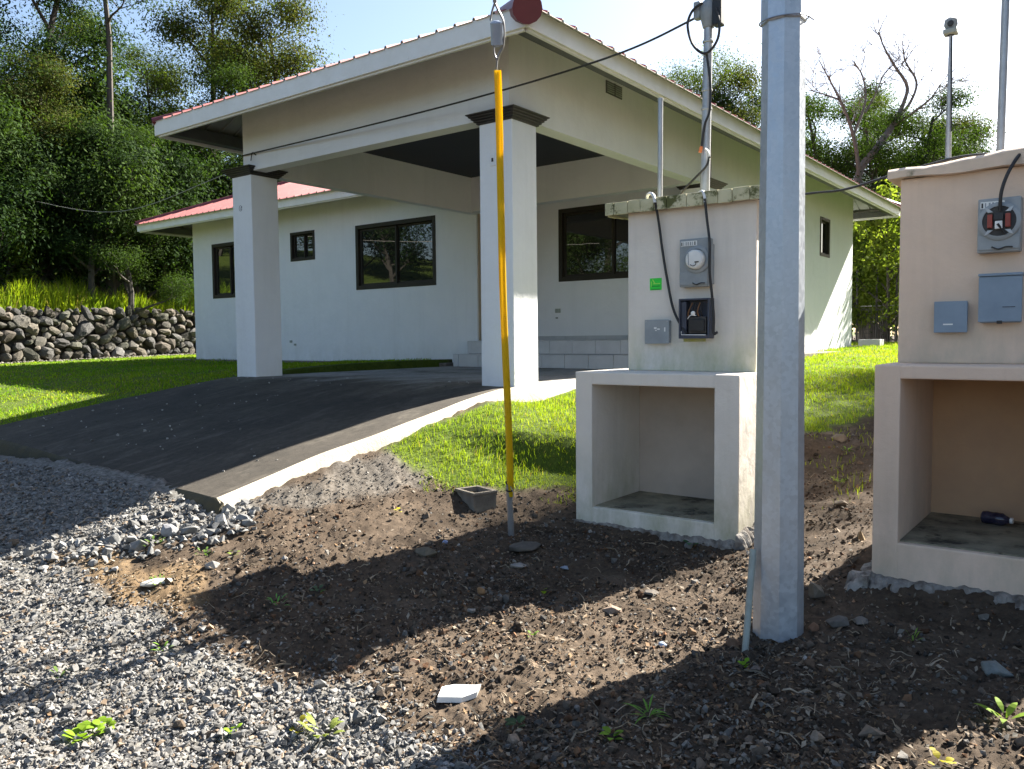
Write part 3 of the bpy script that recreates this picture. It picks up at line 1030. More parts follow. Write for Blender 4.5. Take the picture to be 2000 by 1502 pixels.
# ventilation grille on the carport's right beam
g = MB().box(-0.032, -0.022, 1.80, 2.16, 4.26, 4.40).build('vent_grille', 'purlin', house)
for k in range(5):
    MB().box(-0.024, -0.012, 1.82, 2.14, 4.274 + k * .024, 4.286 + k * .024).build('louvre', 'pvc', g)
q = MB().box(-0.034, -0.012, 1.965, 1.995, 4.262, 4.398).build('mullion', 'purlin', g)
# two tiled steps up to the door
st = MB().box(-4.20, -0.24, 3.925, 5.398, 1.0, 1.235).box(-4.14, -0.24, 4.225, 5.397, 1.236, 1.45).build('steps', 'grout', house)
for row, (x0, y, z0, z1, off) in enumerate(((-4.21, 3.90, 1.052, 1.245, 0.12), (-4.15, 4.20, 1.262, 1.46, 0.0))):
    x = x0 + off - .42
    while x < -0.24:
        a, b = max(x, x0), min(x + 0.414, -0.24)
        if b - a > 0.03:
            MB().box(a, b, y, y + .024, z0, z1, .003, 1).build('tile', 'tile', st)
            MB().box(a, b, y + .001, y + (.31 if row == 0 else .5), z1 + .001, z1 + .013, .003, 1).build('tile', 'tile', st)
        x += 0.42
for k in range(10):
    a = -4.14 + k * .40
    MB().box(a, min(a + .396, -.29), 5.375, 5.398, 1.476, 1.545, .002, 1).build('skirting_tile', 'tile', st)
for k in range(2):
    y0 = 3.93 + k * .3
    MB().box(-4.215 + .06 * k, -4.195 + .06 * k, y0, 4.497, 1.052 + .212 * k, 1.245 + .215 * k, .002, 1).build('tile', 'tile', st)
# low concrete apron along the walls
MB().box(HX0 - .4, -4.6, 4.15, 4.497, 0.9, 1.095, .01).build('apron', 'block', house)
MB().box(HX1 + .003, HX1 + .42, 5.0, 12.8, 0.9, 1.205, .01).build('apron', 'block', house)
MB().box(HX1 + .05, HX1 + .5, 12.82, 13.2, 1.0, 1.42, .01).build('apron', 'tile', house)

# fascia, steel purlins behind it, roof sheets, hip and ridge caps
FH, FT = 0.18, 0.025
fas = [((CX0, CY0), (EX1, CY0), (0, -1)), ((EX1, CY0), (EX1, EY1), (1, 0)), ((CX0, EY0), (CX0, CY0), (-1, 0)), ((EX0, EY0), (CX0, EY0), (0, -1)), ((EX0, EY1), (EX0, EY0), (-1, 0)), ((EX1, EY1), (EX0, EY1), (0, 1))]
roof = None
for (a, b, n) in fas:
    xs, ys = sorted((a[0], b[0])), sorted((a[1], b[1]))
    e = .0
    if n[0] == 0:
        y0, y1 = sorted((a[1], a[1] - n[1] * FT))
        # at the carport's left valley the wing's fascia butts against the carport's side
        f_ = MB().box(xs[0], xs[1] - (0.002 if b[0] == CX0 else 0), y0, y1, EAVE_Z, EAVE_Z + FH, .004).build('fascia', 'trim', house)
        y2, y3 = sorted((a[1] - n[1] * (FT + .001), a[1] - n[1] * (FT + .03)))
        MB().box(xs[0] + .05, xs[1] - .05, y2, y3, EAVE_Z - .02, EAVE_Z + .025, .003).build('drip_batten', 'trim', f_)
        y2, y3 = sorted((a[1] - n[1] * (FT + .032), a[1] - n[1] * (FT + (.06 if n[1] < 0 else .12))))
        MB().box(xs[0] + .2, xs[1] - .2, y2, y3, EAVE_Z + .03, EAVE_Z + .14, .004).build('purlin', 'purlin', house)
    else:
        x0, x1 = sorted((a[0], a[0] - n[0] * FT))
        f_ = MB().box(x0, x1, ys[0] + FT + .001, ys[1] - FT - .001, EAVE_Z + .001, EAVE_Z + FH - .001, .004).build('fascia', 'trim', house)
        x2, x3 = sorted((a[0] - n[0] * (FT + .001), a[0] - n[0] * (FT + .03)))
        MB().box(x2, x3, ys[0] + .06, ys[1] - .06, EAVE_Z - .02, EAVE_Z + .025, .003).build('drip_batten', 'trim', f_)
        x2, x3 = sorted((a[0] - n[0] * (FT + .032), a[0] - n[0] * (FT + .17)))
        MB().box(x2, x3, ys[0] + .1, ys[1] - .1, EAVE_Z + .015, EAVE_Z + .16, .004).build('purlin', 'purlin', house)

roof = MB().box(-9.3, -4.1, 8.44, 8.60, ROOF_Z + SLOPE * 4.55, ROOF_Z + SLOPE * 4.6).build('roof', 'ridge', house)
RIB = 0.22


def pw(points):
    px_, py_ = zip(*points)
    return lambda u: float(np.interp(u, px_, py_))


def roof_face(origin, udir, vdir, u0, u1, lower, upper, kinks, over=0.075):
    """Trapezoidal-rib sheets laid side by side over one slope; u along the eave, v up the slope (plan metres)."""
    o = np.array(origin, float)
    ud, vd = np.array(udir, float), np.array(vdir, float)
    sheet_w = RIB * 4
    u = u0
    while u < u1 - 1e-6:
        ue = min(u + sheet_w, u1)
        prof = {u, ue}
        k = math.floor(u / RIB) - 1
        while k * RIB < ue + RIB:
            for off in (-.019, -.011, .011, .019):
                q = k * RIB + off
                if u < q < ue:
                    prof.add(q)
            k += 1
        for q in kinks:
            if u < q < ue:
                prof.add(q)
        prof = sorted(prof)
        rows, hs = [], []
        for q in prof:
            m = abs(((q + RIB / 2) % RIB) - RIB / 2)
            hs.append(0.024 * float(np.clip((0.019 - m) / 0.008, 0, 1)))
        V = []
        for q, h in zip(prof, hs):
            lo, up = lower(q), max(upper(q), lower(q) + 0.002)
            if lo < 1e-6:
                lo = -over
            for vv in (lo, up):
                p = o[:2] + ud * q + vd * vv
                V.append((p[0], p[1], ROOF_Z + SLOPE * vv + h))
        n = len(prof)
        Vt = np.array(V)
        Vb = Vt - [0, 0, 0.006]
        F = []
        for i in range(n - 1):
            F += [2 * i, 2 * i + 2, 2 * i + 3, 2 * i + 1]
            F += [2 * n + 2 * i, 2 * n + 2 * i + 1, 2 * n + 2 * i + 3, 2 * n + 2 * i + 2]
            F += [2 * i, 2 * n + 2 * i, 2 * n + 2 * i + 2, 2 * i + 2]
        sh = mesh_arrays('roof_sheet', np.concatenate([Vt, Vb]), np.array(F), 4, MAT['roof'], parent=roof)
        sh.data.materials.append(MAT['zinc_under'])
        sh.data.materials.append(MAT['sheet_edge'])
        mi = np.tile([0, 1, 2], n - 1).astype(np.int32)
        sh.data.polygons.foreach_set('material_index', mi)
        u = ue


HW = (EX1 - CX0) / 2                  # half width of the carport roof: 2.92
MW = (EY1 - EY0) / 2                  # half depth of the main roof: 4.705
RX = (EX1 + CX0) / 2                  # carport ridge x
RY = (EY0 + EY1) / 2
roof_face((CX0, CY0), (1, 0), (0, 1), 0, 2 * HW, lambda u: 0.0, pw([(0, 0), (HW, HW), (2 * HW, 0)]), [HW], over=0.012)
L_R = EY1 - CY0
k1 = EY0 + HW - CY0
roof_face((EX1, CY0), (0, 1), (-1, 0), 0, L_R, lambda u: 0.0, pw([(0, 0), (HW, HW), (k1, HW), (RY - CY0, MW), (L_R, 0)]), [HW, k1, RY - CY0])
roof_face((CX0, CY0), (0, 1), (1, 0), 0, k1, pw([(0, 0), (EY0 - CY0, 0), (k1, HW)]), pw([(0, 0), (HW, HW), (k1, HW)]), [HW, EY0 - CY0])
x0c = CX0 - EX0
roof_face((EX0, EY0), (1, 0), (0, 1), 0, x0c + HW, pw([(0, 0), (x0c, 0), (x0c + HW, HW)]), pw([(0, 0), (MW, MW), (EX1 - EX0 - MW, MW), (x0c + HW, HW)]), [MW, x0c, EX1 - EX0 - MW])
roof_face((EX0, EY0), (0, 1), (1, 0), 0, 2 * MW, lambda u: 0.0, pw([(0, 0), (MW, MW), (2 * MW, 0)]), [MW])
roof_face((EX0, EY1), (1, 0), (0, -1), 0, EX1 - EX0, lambda u: 0.0, pw([(0, 0), (MW, MW), (EX1 - EX0 - MW, MW), (EX1 - EX0, 0)]), [MW, EX1 - EX0 - MW])


def ridge_cap(p, q, r=0.125):
    p, q = Vector(p), Vector(q)
    t = (q - p).normalized()
    side = t.cross(Vector((0, 0, 1))).normalized()
    up = side.cross(t)
    n = 14
    rings = []
    for base in (p, q):
        rings.append([base + side * math.cos(math.pi * 2 * k / n) * r + up * math.sin(math.pi * 2 * k / n) * r * (1.0 if math.sin(math.pi * 2 * k / n) > 0 else .95) for k in range(n)])
    return MB().rings(rings).build('ridge_cap', 'ridge', roof)


def hipz(k):
    return ROOF_Z + SLOPE * k + 0.03


ridge_cap((EX1 + .045, CY0 - .045, hipz(-.05) - .07), (RX, CY0 + HW, hipz(HW)), 0.128)
ridge_cap((CX0 - .01, CY0 - .01, hipz(-.05) - .01), (RX, CY0 + HW, hipz(HW)), 0.045)
ridge_cap((RX, CY0 + HW, hipz(HW)), (RX, EY0 + HW, hipz(HW)), 0.10)
ridge_cap((EX0 - .01, EY0 - .01, hipz(-.05)), (EX0 + MW, RY, hipz(MW)), 0.055)
ridge_cap((EX0 + MW, RY, hipz(MW)), (EX1 - MW, RY, hipz(MW)), 0.10)
ridge_cap((EX1 + .03, EY1 + .03, hipz(-.05)), (EX1 - MW, RY, hipz(MW)), 0.08)
ridge_cap((EX0 - .03, EY1 + .03, hipz(-.05)), (EX0 + MW, RY, hipz(MW)), 0.08)
ridge_cap((EX1 - MW, RY, hipz(MW)), (RX, EY0 + HW, hipz(HW)), 0.08)


# ------------------------------------------------------------------ the two meter pedestals
def niche_block(mb, x0, x1, y0, y1, z0, z1, ox0, ox1, oz0, oz1):
    """Concrete box open at the front: four slabs and a back, as one shell."""
    B = .008
    mb.box(x0, ox0, y0, y1, z0, z1, B)
    mb.box(ox1, x1, y0, y1, z0, z1, B)
    mb.box(ox0 - .006, ox1 + .006, y0 + .0015, y1 - .002, oz1, z1 - .0015, B)
    mb.box(ox0 - .006, ox1 + .006, y0 + .0015, y1 - .002, z0, oz0, B)
    mb.box(ox0 - .006, ox1 + .006, y1 - .12, y1 - .004, oz0 - .01, oz1 + .01)


def meter_socket(root, x0, x1, z0, z1, yf, mat, cx, cz, r, dial):
    """Sheet-metal meter can on a wall face; parts of it are sub-parts."""
    can = MB().box(x0, x1, yf - .075, yf + .01, z0, z1, .008).build('meter_socket', mat, root)
    MB().box(x0 + .004, x1 - .004, yf - .082, yf - .074, z0 + .012, z0 + (z1 - z0) * .30, .003).build('lower_cover', mat, can)
    MB().lathe((cx, yf - .073, cz), (0, -1, 0), [(0, r + .014), (.016, r + .014), (.022, r + .004), (.022, r - .006), (.010, r - .006), (.010, 0)], 28).build('dial_ring', mat, can, smooth=True)
    MB().box(x0 + .012, x0 + (x1 - x0) * .62, yf - .0785, yf - .076, z1 - .05, z1 - .016).build('nameplate', 'white', can)
    for k in range(7):
        a = x0 + .016 + k * .016
        if a + .006 < x0 + (x1 - x0) * .60:
            MB().box(a, a + (.005 if k % 2 else .008), yf - .0797, yf - .079, z1 - .046, z1 - .022).build('print', 'grey_box' if k % 3 else 'ink', can)
    MB().tube(curve_pts([(cx - .03, yf - .085, z0 + .025), (cx, yf - .096, z0 + .012), (cx + .03, yf - .088, z0 + .022), (cx + .06, yf - .09, z0 + .02)], 4), .004, 6).build('seal_wire', 'ink', can)
    if dial == 'glass':
        MB().lathe((cx - .005, yf - .083, cz), (0, -1, 0), [(0, r * .86), (.03, r * .84), (.042, r * .72), (.046, 0)], 28).build('blank_cover', 'white', can, smooth=True)
        MB().tube(curve_pts([(cx - .028, yf - .130, cz - .035), (cx - .01, yf - .132, cz - .045), (cx + .012, yf - .132, cz - .038), (cx + .014, yf - .131, cz - .018)], 4), .0025, 5).build('scrawl', 'ink', can)
        MB().box(cx + .004, cx + .034, yf - .131, yf - .1295, cz - .024, cz - .016).build('scrawl', 'ink', can)
        MB().tube([(cx - .045, yf - .127, cz + .045), (cx - .04, yf - .1275, cz - .04)], .0025, 5).build('scrawl', 'grey_box', can)
    else:
        MB().lathe((cx, yf - .084, cz), (0, -1, 0), [(0, r * .99), (.004, r * .99), (.004, 0)], 28).build('socket_well', 'dark_box', can)
        for s in (-1, 1):
            MB().box(cx + s * r * .48 - .011, cx + s * r * .48 + .011, yf - .112, yf - .087, cz - r * .42, cz + r * .42, .004).build('red_jaw', 'red', can)
            for t in (-1, 1):
                MB().prism([(cx + s * r * .32, yf - .10, cz + t * r * .55), (cx + s * r * .62, yf - .10, cz + t * r * .55), (cx + s * r * .78, yf - .10, cz + t * r * .86), (cx + s * r * .6, yf - .10, cz + t * r * .8)], (0, .012, 0)).build('contact', 'zinc', can)
        MB().box(cx - .016, cx + .016, yf - .115, yf - .087, cz - r * .50, cz - r * .02, .003).build('terminal_block', 'white', can)
        MB().box(cx - .022, cx + .020, yf - .113, yf - .087, cz + r * .02, cz + r * .46, .003).build('terminal_block', 'black', can)
        MB().tube([(cx - .004, yf - .118, cz - r * .2), (cx + .03, yf - .10, cz - r * .85)], .006, 6).build('wire_tail', 'black', can)
    return can


# --- pale pedestal beside the guy wire
P1 = dict(x0=1.63, x1=2.83, y0=-1.44, y1=-0.62, z0=0.05, z1=1.265)
ped1 = thing('meter_pedestal', (2.23, -1.03, 0.2), 'pale cream masonry meter pedestal with empty niche, left of the steel pole', 'meter pedestal', 'masonry meter pedestals')
mb = MB()
niche_block(mb, P1['x0'], P1['x1'], P1['y0'], P1['y1'], P1['z0'], P1['z1'], 1.765, 2.668, 0.315, 1.178)
mb.build('base_block', 'pedestal', ped1)
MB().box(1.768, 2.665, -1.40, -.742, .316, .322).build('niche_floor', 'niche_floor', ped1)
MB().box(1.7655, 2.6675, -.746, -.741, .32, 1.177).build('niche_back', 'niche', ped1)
YF1 = -1.02
MB().box(1.82, 2.775, YF1, -.66, 1.264, 2.405, .008).build('upper_wall', 'pedestal_up', ped1)
cap1 = MB().box(1.70, 2.86, YF1 - .045, -.60, 2.402, 2.478, .006).build('cap', 'grout', ped1)
xs = 1.665
for k, w in enumerate((.075, .115, .10, .105, .10, .15, .12, .105, .10, .12, .11)):
    jit = random.uniform(-.004, .004)
    MB().box(xs, xs + w - .004, YF1 - .065 + jit * .6, YF1 - .046, 2.394 + jit, 2.482 + jit, .004).build('cap_tile', 'cap', cap1)
    MB().box(xs, xs + w - .004, YF1 - .0455, -.59, 2.479, 2.486 + jit, .003).build('cap_tile', 'cap', cap1)
    xs += w
for k in range(4):
    y = YF1 - .04 + k * .11
    MB().box(1.672, 1.698, y, y + .106, 2.385 + .006 * k, 2.476, .004).build('cap_tile', 'cap', cap1)
# mortar crumbling out around the foot
def ragged_footing(path, out, z0, ztop, width, jag, parent, seed):
    """A rough ridge of spilt concrete along a wall foot; path is walked in 2 cm steps."""
    P = []
    for (ax_, ay_), (bx_, by_) in zip(path[:-1], path[1:]):
        n_ = max(2, int(math.hypot(bx_ - ax_, by_ - ay_) / .02))
        P += [(ax_ + (bx_ - ax_) * k / n_, ay_ + (by_ - ay_) * k / n_) for k in range(n_)]
    P.append(path[-1])
    xs_, ys_ = np.array([q[0] for q in P]), np.array([q[1] for q in P])
    a1 = fbm(xs_ + seed, ys_, 5.0, 4, seed, .65)
    a2 = fbm(xs_ - seed, ys_, 6.0, 4, seed + 9, .65)
    rings_ = []
    for k, (px_, py_) in enumerate(P):
        w_ = width * (1 + 1.6 * a1[k])
        h_ = ztop + jag * a2[k] * 2 + random.uniform(-.006, .006)
        row = []
        for f_, hh in ((-.02, 0), (.1, 0), (.35, random.uniform(-.03, .004)), (.65, random.uniform(-.06, -.02)), (.9, random.uniform(-.10, -.06)), (1.05, -.16)):
            row.append((px_ + out[0] * w_ * f_, py_ + out[1] * w_ * f_, h_ + hh))
        row.append((px_ - out[0] * .02, py_ - out[1] * .02, z0))
        rings_.append(row)
    return MB().rings(rings_).build('footing', 'footing', parent)


ragged_footing([(1.60, -1.438), (2.87, -1.438)], (0, -1), .02, .215, .035, .02, ped1, 3)
ragged_footing([(2.828, -1.47), (2.828, -.6)], (1, 0), .02, .27, .06, .05, ped1, 8)
x_, _, z_ = on_y(1361, 507, YF1 - .08)
can = meter_socket(ped1, 2.262, 2.472, 1.845, 2.172, YF1, 'grey_box', x_ + .002, z_, .078, 'glass')
MB().box(2.4722, 2.484, YF1 - .05, YF1 + .01, 1.86, 2.13, .003).build('side_flange', 'grey_box', can)
jb = MB().box(1.985, 2.165, YF1 - .042, YF1 + .01, 1.462, 1.622, .006).build('junction_box', 'grey_box', ped1)
MB().box(1.980, 2.170, YF1 - .048, YF1 - .040, 1.457, 1.627, .003).build('cover_plate', 'grey_box', jb)
for (dx, dz, w, h) in ((.075, .105, .02, .012), (.10, .098, .02, .01), (.155, .085, .008, .03), (.085, .09, .01, .008)):
    MB().box(1.98 + dx, 1.98 + dx + w, YF1 - .0495, YF1 - .0478, 1.457 + dz, 1.457 + dz + h).build('paint_chip', 'white', jb)
bb = MB()
bx0, bx1, bz0, bz1 = 2.262, 2.485, 1.492, 1.765
bb.box(bx0, bx0 + .012, YF1 - .085, YF1 + .01, bz0, bz1, .002).box(bx1 - .012, bx1, YF1 - .085, YF1 + .01, bz0, bz1, .002).box(bx0 + .0125, bx1 - .0125, YF1 - .085, YF1 + .01, bz0, bz0 + .02, .002).box(bx0 + .0125, bx1 - .0125, YF1 - .085, YF1 + .01, bz1 - .012, bz1, .002)
bb.box(bx0 + .012, bx1 - .012, YF1 - .02, YF1 - .003, bz0 + .02, bz1 - .012)
brk = bb.build('breaker_box', 'navy', ped1)
MB().box(bx0 + .014, bx0 + .052, YF1 - .075, YF1 - .02, bz0 + .03, bz1 - .02, .004).build('side_panel', 'navy', brk)
MB().box(bx0 + .065, bx1 - .028, YF1 - .07, YF1 - .02, bz0 + .035, bz0 + .15, .006).build('breaker', 'dark_box', brk)
MB().box(bx0 + .075, bx1 - .038, YF1 - .082, YF1 - .071, bz0 + .05, bz0 + .13, .004).build('breaker', 'black', brk)
for k in range(5):
    MB().tube(curve_pts([(bx0 + .06 + k * .026, YF1 - .05, bz0 + .145), (bx0 + .07 + k * .022, YF1 - .078, bz0 + .18 + .01 * (k % 3)), (bx0 + .09 + k * .018, YF1 - .055, bz1 - .03)], 5), .006, 6).build('wire', ('rust', 'black', 'black', 'rust', 'black')[k], brk)
MB().lathe((bx0 + .108, YF1 - .085, bz0 + .172), (0, -1, 0), [(0, .016), (.008, .014), (.012, 0)], 12).build('white_lug', 'white', brk)
MB().tube(curve_pts([(bx0 + .062, YF1 - .075, bz0 + .135), (bx0 + .09, YF1 - .088, bz0 + .158), (bx0 + .13, YF1 - .086, bz0 + .156)], 5), .0035, 6).build('wire', 'white', brk)
MB().tube([(bx0 + .02, YF1 - .087, bz0 + .05), (bx0 + .021, YF1 - .0875, bz0 + .026), (bx0 + .20, YF1 - .0875, bz0 + .024)], .003, 5).build('wire', 'white', brk)
MB().box(bx0 - .002, bx1 - .06, YF1 - .004, YF1 + .002, bz0 - .022, bz0 - .001).build('rust_stain', 'moss', ped1)
pxx, _, pzz = on_y(1281, 555, YF1)
stk = MB().box(pxx - .046, pxx + .046, YF1 - .0035, YF1 + .001, pzz - .042, pzz + .042).build('sticker', 'green', ped1)
for (a, b, c, d_, m_) in ((-.036, .036, -.040, -.034, 'deep_green'), (-.03, .034, -.018, -.012, 'deep_green'), (-.02, .036, .0, .006, 'lime'), (-.036, -.03, -.02, .02, 'lime')):
    MB().box(pxx + a, pxx + b, YF1 - .0048, YF1 - .0036, pzz + c, pzz + d_).build('print', m_, stk)
MB().prism([(pxx - .03, YF1 - .0036, pzz + .034), (pxx - .022, YF1 - .0036, pzz + .036), (pxx - .002, YF1 - .0036, pzz + .006), (pxx - .010, YF1 - .0036, pzz + .004)], (0, -.0012, 0)).build('print', 'lime', stk)

# --- peach pedestal at the right
ped2 = thing('meter_pedestal', (4.3, -1.4, 0.25), 'peach masonry meter pedestal at the right edge with a bottle in its niche', 'meter pedestal', 'masonry meter pedestals')
mb = MB()
niche_block(mb, 3.715, 4.74, -1.87, -.88, 0.20, 1.352, 3.838, 4.62, 0.45, 1.283)
mb.build('base_block', 'peach', ped2)
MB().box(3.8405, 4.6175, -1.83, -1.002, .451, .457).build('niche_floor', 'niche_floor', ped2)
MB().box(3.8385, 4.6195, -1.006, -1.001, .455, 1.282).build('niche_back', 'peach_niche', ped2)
YF2 = -1.50
MB().box(3.745, 4.71, YF2, -1.06, 1.351, 2.335, .008).build('upper_wall', 'peach_up', ped2)
mb = MB()
prof = []
for k in range(13):
    a = 3.69 + (4.76 - 3.69) * k / 12
    zt = 2.388 + .035 * math.exp(-((a - 4.28) / .22) ** 2) + .004 * math.sin(k * 2.1)
    zb = 2.334 + .006 * math.sin(k * 1.3)
    prof.append((a, zb, zt))
rings = []
for a, zb, zt in prof:
    rings.append([(a, YF2 - .05, zb), (a, YF2 - .052, zt - .018), (a, YF2 - .03, zt), (a, -1.03, zt), (a, -1.02, zb)])
mb.rings(rings)
mb.build('cap', 'peach_cap', ped2, smooth=True)
ragged_footing([(3.62, -1.868), (4.78, -1.868)], (0, -1), .02, .275, .15, .03, ped2, 5)
ragged_footing([(3.718, -1.98), (3.718, -.85)], (-1, 0), .02, .285, .10, .03, ped2, 6)
x_, _, z_ = on_y(1952, 432, YF2 - .08)
meter_socket(ped2, *sorted((on_y(1909, 440, YF2 - .075)[0], on_y(1994, 440, YF2 - .075)[0])), on_y(1950, 492, YF2 - .075)[2], on_y(1950, 386, YF2 - .075)[2], YF2, 'grey_box', x_, z_, .080, 'open')
x0_, x1_ = on_y(1826, 620, YF2 - .04)[0], on_y(1888, 620, YF2 - .04)[0]
z0_, z1_ = on_y(1857, 648, YF2 - .04)[2], on_y(1857, 590, YF2 - .04)[2]
jb = MB().box(x0_, x1_, YF2 - .04, YF2 + .01, z0_, z1_, .004).build('junction_box', 'blue_box', ped2)
MB().box(x0_ - .004, x1_ + .004, YF2 - .046, YF2 - .039, z0_ - .004, z1_ + .004, .003).build('cover_plate', 'blue_box', jb)
MB().box(x0_ + .04, x0_ + .085, YF2 - .0475, YF2 - .0455, z0_ + .035, z0_ + .042).build('paint_chip', 'white', jb)
x0_, x1_ = on_y(1914, 580, YF2 - .07)[0], on_y(1994, 580, YF2 - .07)[0]
z0_, z1_ = on_y(1954, 630, YF2 - .07)[2], on_y(1954, 535, YF2 - .07)[2]
bk = MB().box(x0_, x1_, YF2 - .068, YF2 + .01, z0_, z1_, .006).build('breaker_box', 'blue_box', ped2)
MB().box(x0_ - .006, x1_ + .006, YF2 - .08, YF2 - .066, z0_ + .004, z1_ - .012, .004).build('door', 'blue_box', bk)
MB().box(x0_ - .008, x1_ + .008, YF2 - .088, YF2 - .0, z1_ - .010, z1_ + .004, .004).build('rain_lip', 'blue_box', bk)
MB().box(x0_ + .10, x0_ + .155, YF2 - .0825, YF2 - .0795, z0_ + .075, z0_ + .079).build('latch_slot', 'navy', bk)
MB().box((x0_ + x1_) / 2 - .012, (x0_ + x1_) / 2 + .012, YF2 - .082, YF2 - .07, z0_ - .006, z0_ + .01, .002).build('latch', 'black', bk)


for (bx_, bz_, yy_, par) in ((1.992, 1.47, YF1, None),):
    for dx_ in (0.0, .165):
        for dz_ in (0.0, .145):
            MB().lathe((bx_ + dx_, yy_ - .047, bz_ + dz_), (0, -1, 0), [(0, .006), (.003, .005), (.004, 0)], 8).build('screw', 'zinc', ped1)


def rel(u, v, y):
    return on_y(u, v, y)


# ------------------------------------------------------------------ steel pole
pcx, pcy = to_local(1.235, 3.74)
pole = thing('utility_pole', (pcx, pcy, 0.0), 'thick octagonal galvanised steel pole between the two pedestals', 'pole')


def octa(r, z, rot):
    return [(pcx + r * math.cos(rot + k * math.pi / 4), pcy + r * math.sin(rot + k * math.pi / 4), z) for k in range(8)]


ROT = math.atan2(CAM_XY[1] - pcy, CAM_XY[0] - pcx) + math.radians(2)
zs = [-0.6, 0.05, 0.6, 1.2, 1.8, 2.4, 2.93]
rad = lambda z: 0.1145 - 0.0075 * z
MB().rings([octa(rad(z), z, ROT) for z in zs]).build('shaft', 'spangle', pole)
MB().rings([octa(rad(z) + e, z, ROT) for z, e in ((2.90, .003), (2.905, .006), (4.0, .005), (6.0, .004), (9.0, .003))]).build('upper_shaft', 'spangle', pole)
tw = [(pcx + (rad(2.9) + .012) * math.cos(a), pcy + (rad(2.9) + .012) * math.sin(a), 2.915 + .012 * math.sin(a * 1.0)) for a in np.linspace(0, 2 * math.pi, 25)]
tw += [tuple(np.array(tw[-1]) + RIGHT * .03 + [0, 0, -.02])]
MB().tube(tw, 0.0035, 5).build('tie_wire', 'strand', pole)

# ------------------------------------------------------------------ guy wire with its yellow guard
gx, gy = ground_at(1000, 1048)
gzz = gz1(gx, gy)


def sight(u, v, dist):
    d = ray(u, v)
    k = dist / np.dot(d, FWD)
    return Vector((CAM_XY[0] + d[0] * k, CAM_XY[1] + d[1] * k, CAM_H + d[2] * k))


gd = float(np.dot(np.array([gx - CAM_XY[0], gy - CAM_XY[1], gzz - CAM_H]), FWD))
guy = thing('guy_wire', (gx, gy, gzz), 'steel guy wire with insulator and tall yellow plastic guard, anchored in the soil', 'guy wire')
ga = sight(1000, 1052, gd)
gt = sight(965, -320, gd - 1.55)
rod_top = sight(993, 945, gd - .13)
g0, g1 = sight(995.5, 968, gd - .10), sight(969.5, 137, gd - 1.05)
MB().tube([ga + Vector((0, 0, -.15)), ga.lerp(rod_top, .5), rod_top], [.0215, .020, .018], 10).build('anchor_rod', 'zinc', guy, smooth=True)
# the guard is a split, slightly twisted channel
n = 26
ax = (g1 - g0).normalized()
mb = MB()
rings = []
for i in range(n + 1):
    t = i / n
    c = g0.lerp(g1, t) + Vector(RIGHT) * (.004 * math.sin(t * 3.0) + .006 * math.sin(t * 7.0 + 1))
    ref = Vector(RIGHT)
    wv = ax.cross(ref).normalized()
    tw_ = 1.0 - 2.2 * max(0, t - .35)
    r = 0.0225 - .002 * t
    ring = []
    for k in range(11):
        a = tw_ + math.radians(25) + (2 * math.pi - math.radians(50)) * k / 10
        ring.append(c + (ref * math.cos(a) + wv * math.sin(a)) * r)
    for k in range(10, -1, -1):
        a = tw_ + math.radians(25) + (2 * math.pi - math.radians(50)) * k / 10
        ring.append(c + (ref * math.cos(a) + wv * math.sin(a)) * (r - .004))
    rings.append(ring)
mb.rings(rings)
mb.build('guard', 'yellow', guy, smooth=True)
for vv, uu in ((943, 994.7), (956, 995.2)):
    c = sight(uu, vv, gd - .12)
    MB().lathe(c - ax * .004, ax, [(0, .0235), (0, .0265), (.008, .0265), (.008, .0235), (0, .0235)], 16).build('tie', 'black', guy)
MB().tube(curve_pts([sight(997, 950, gd - .15), sight(1003, 965, gd - .17), sight(999, 985, gd - .15), sight(1002, 1010, gd - .12)], 5), .003, 5).build('tie', 'wire_grey', guy)
sA = sight(971, 118, gd - 1.07)
MB().tube([rod_top, g0.lerp(g1, .5), g1, sA], .0045, 6).build('strand', 'strand', guy)
i0, i1 = sight(971, 92, gd - 1.10), sight(969, 40, gd - 1.16)
MB().lathe(i0, (i1 - i0), [(0, .012), (.006, .024), (.012, .0325), ((i1 - i0).length * .5, .031), ((i1 - i0).length - .012, .0325), ((i1 - i0).length - .006, .024), ((i1 - i0).length, .012)], 16).build('insulator', 'porcelain', guy, smooth=True)
Rv = Vector(RIGHT)
tp = sight(966.5, 5, gd - 1.20)
MB().tube(curve_pts([sA, i0.lerp(sA, .5) + Rv * .012, i0 + Rv * .030, i0.lerp(i1, .5) + Rv * .040, i1 + Rv * .036, i1.lerp(tp, .6) + Rv * .014, tp], 6), .0065, 6).build('preformed_loop', 'strand', guy)
MB().tube(curve_pts([sA, i0.lerp(sA, .5) - Rv * .016, i0 - Rv * .018], 5), .0055, 6).build('preformed_loop', 'strand', guy)
MB().tube(curve_pts([i1 - Rv * .03, i1.lerp(tp, .5) - Rv * .018, tp], 5), .0055, 6).build('preformed_loop', 'strand', guy)
MB().tube([tp, tp.lerp(gt, .12)], [.011, .009], 8).build('splice', 'strand', guy)
MB().tube([tp, gt], .006, 6).build('strand', 'strand', guy)

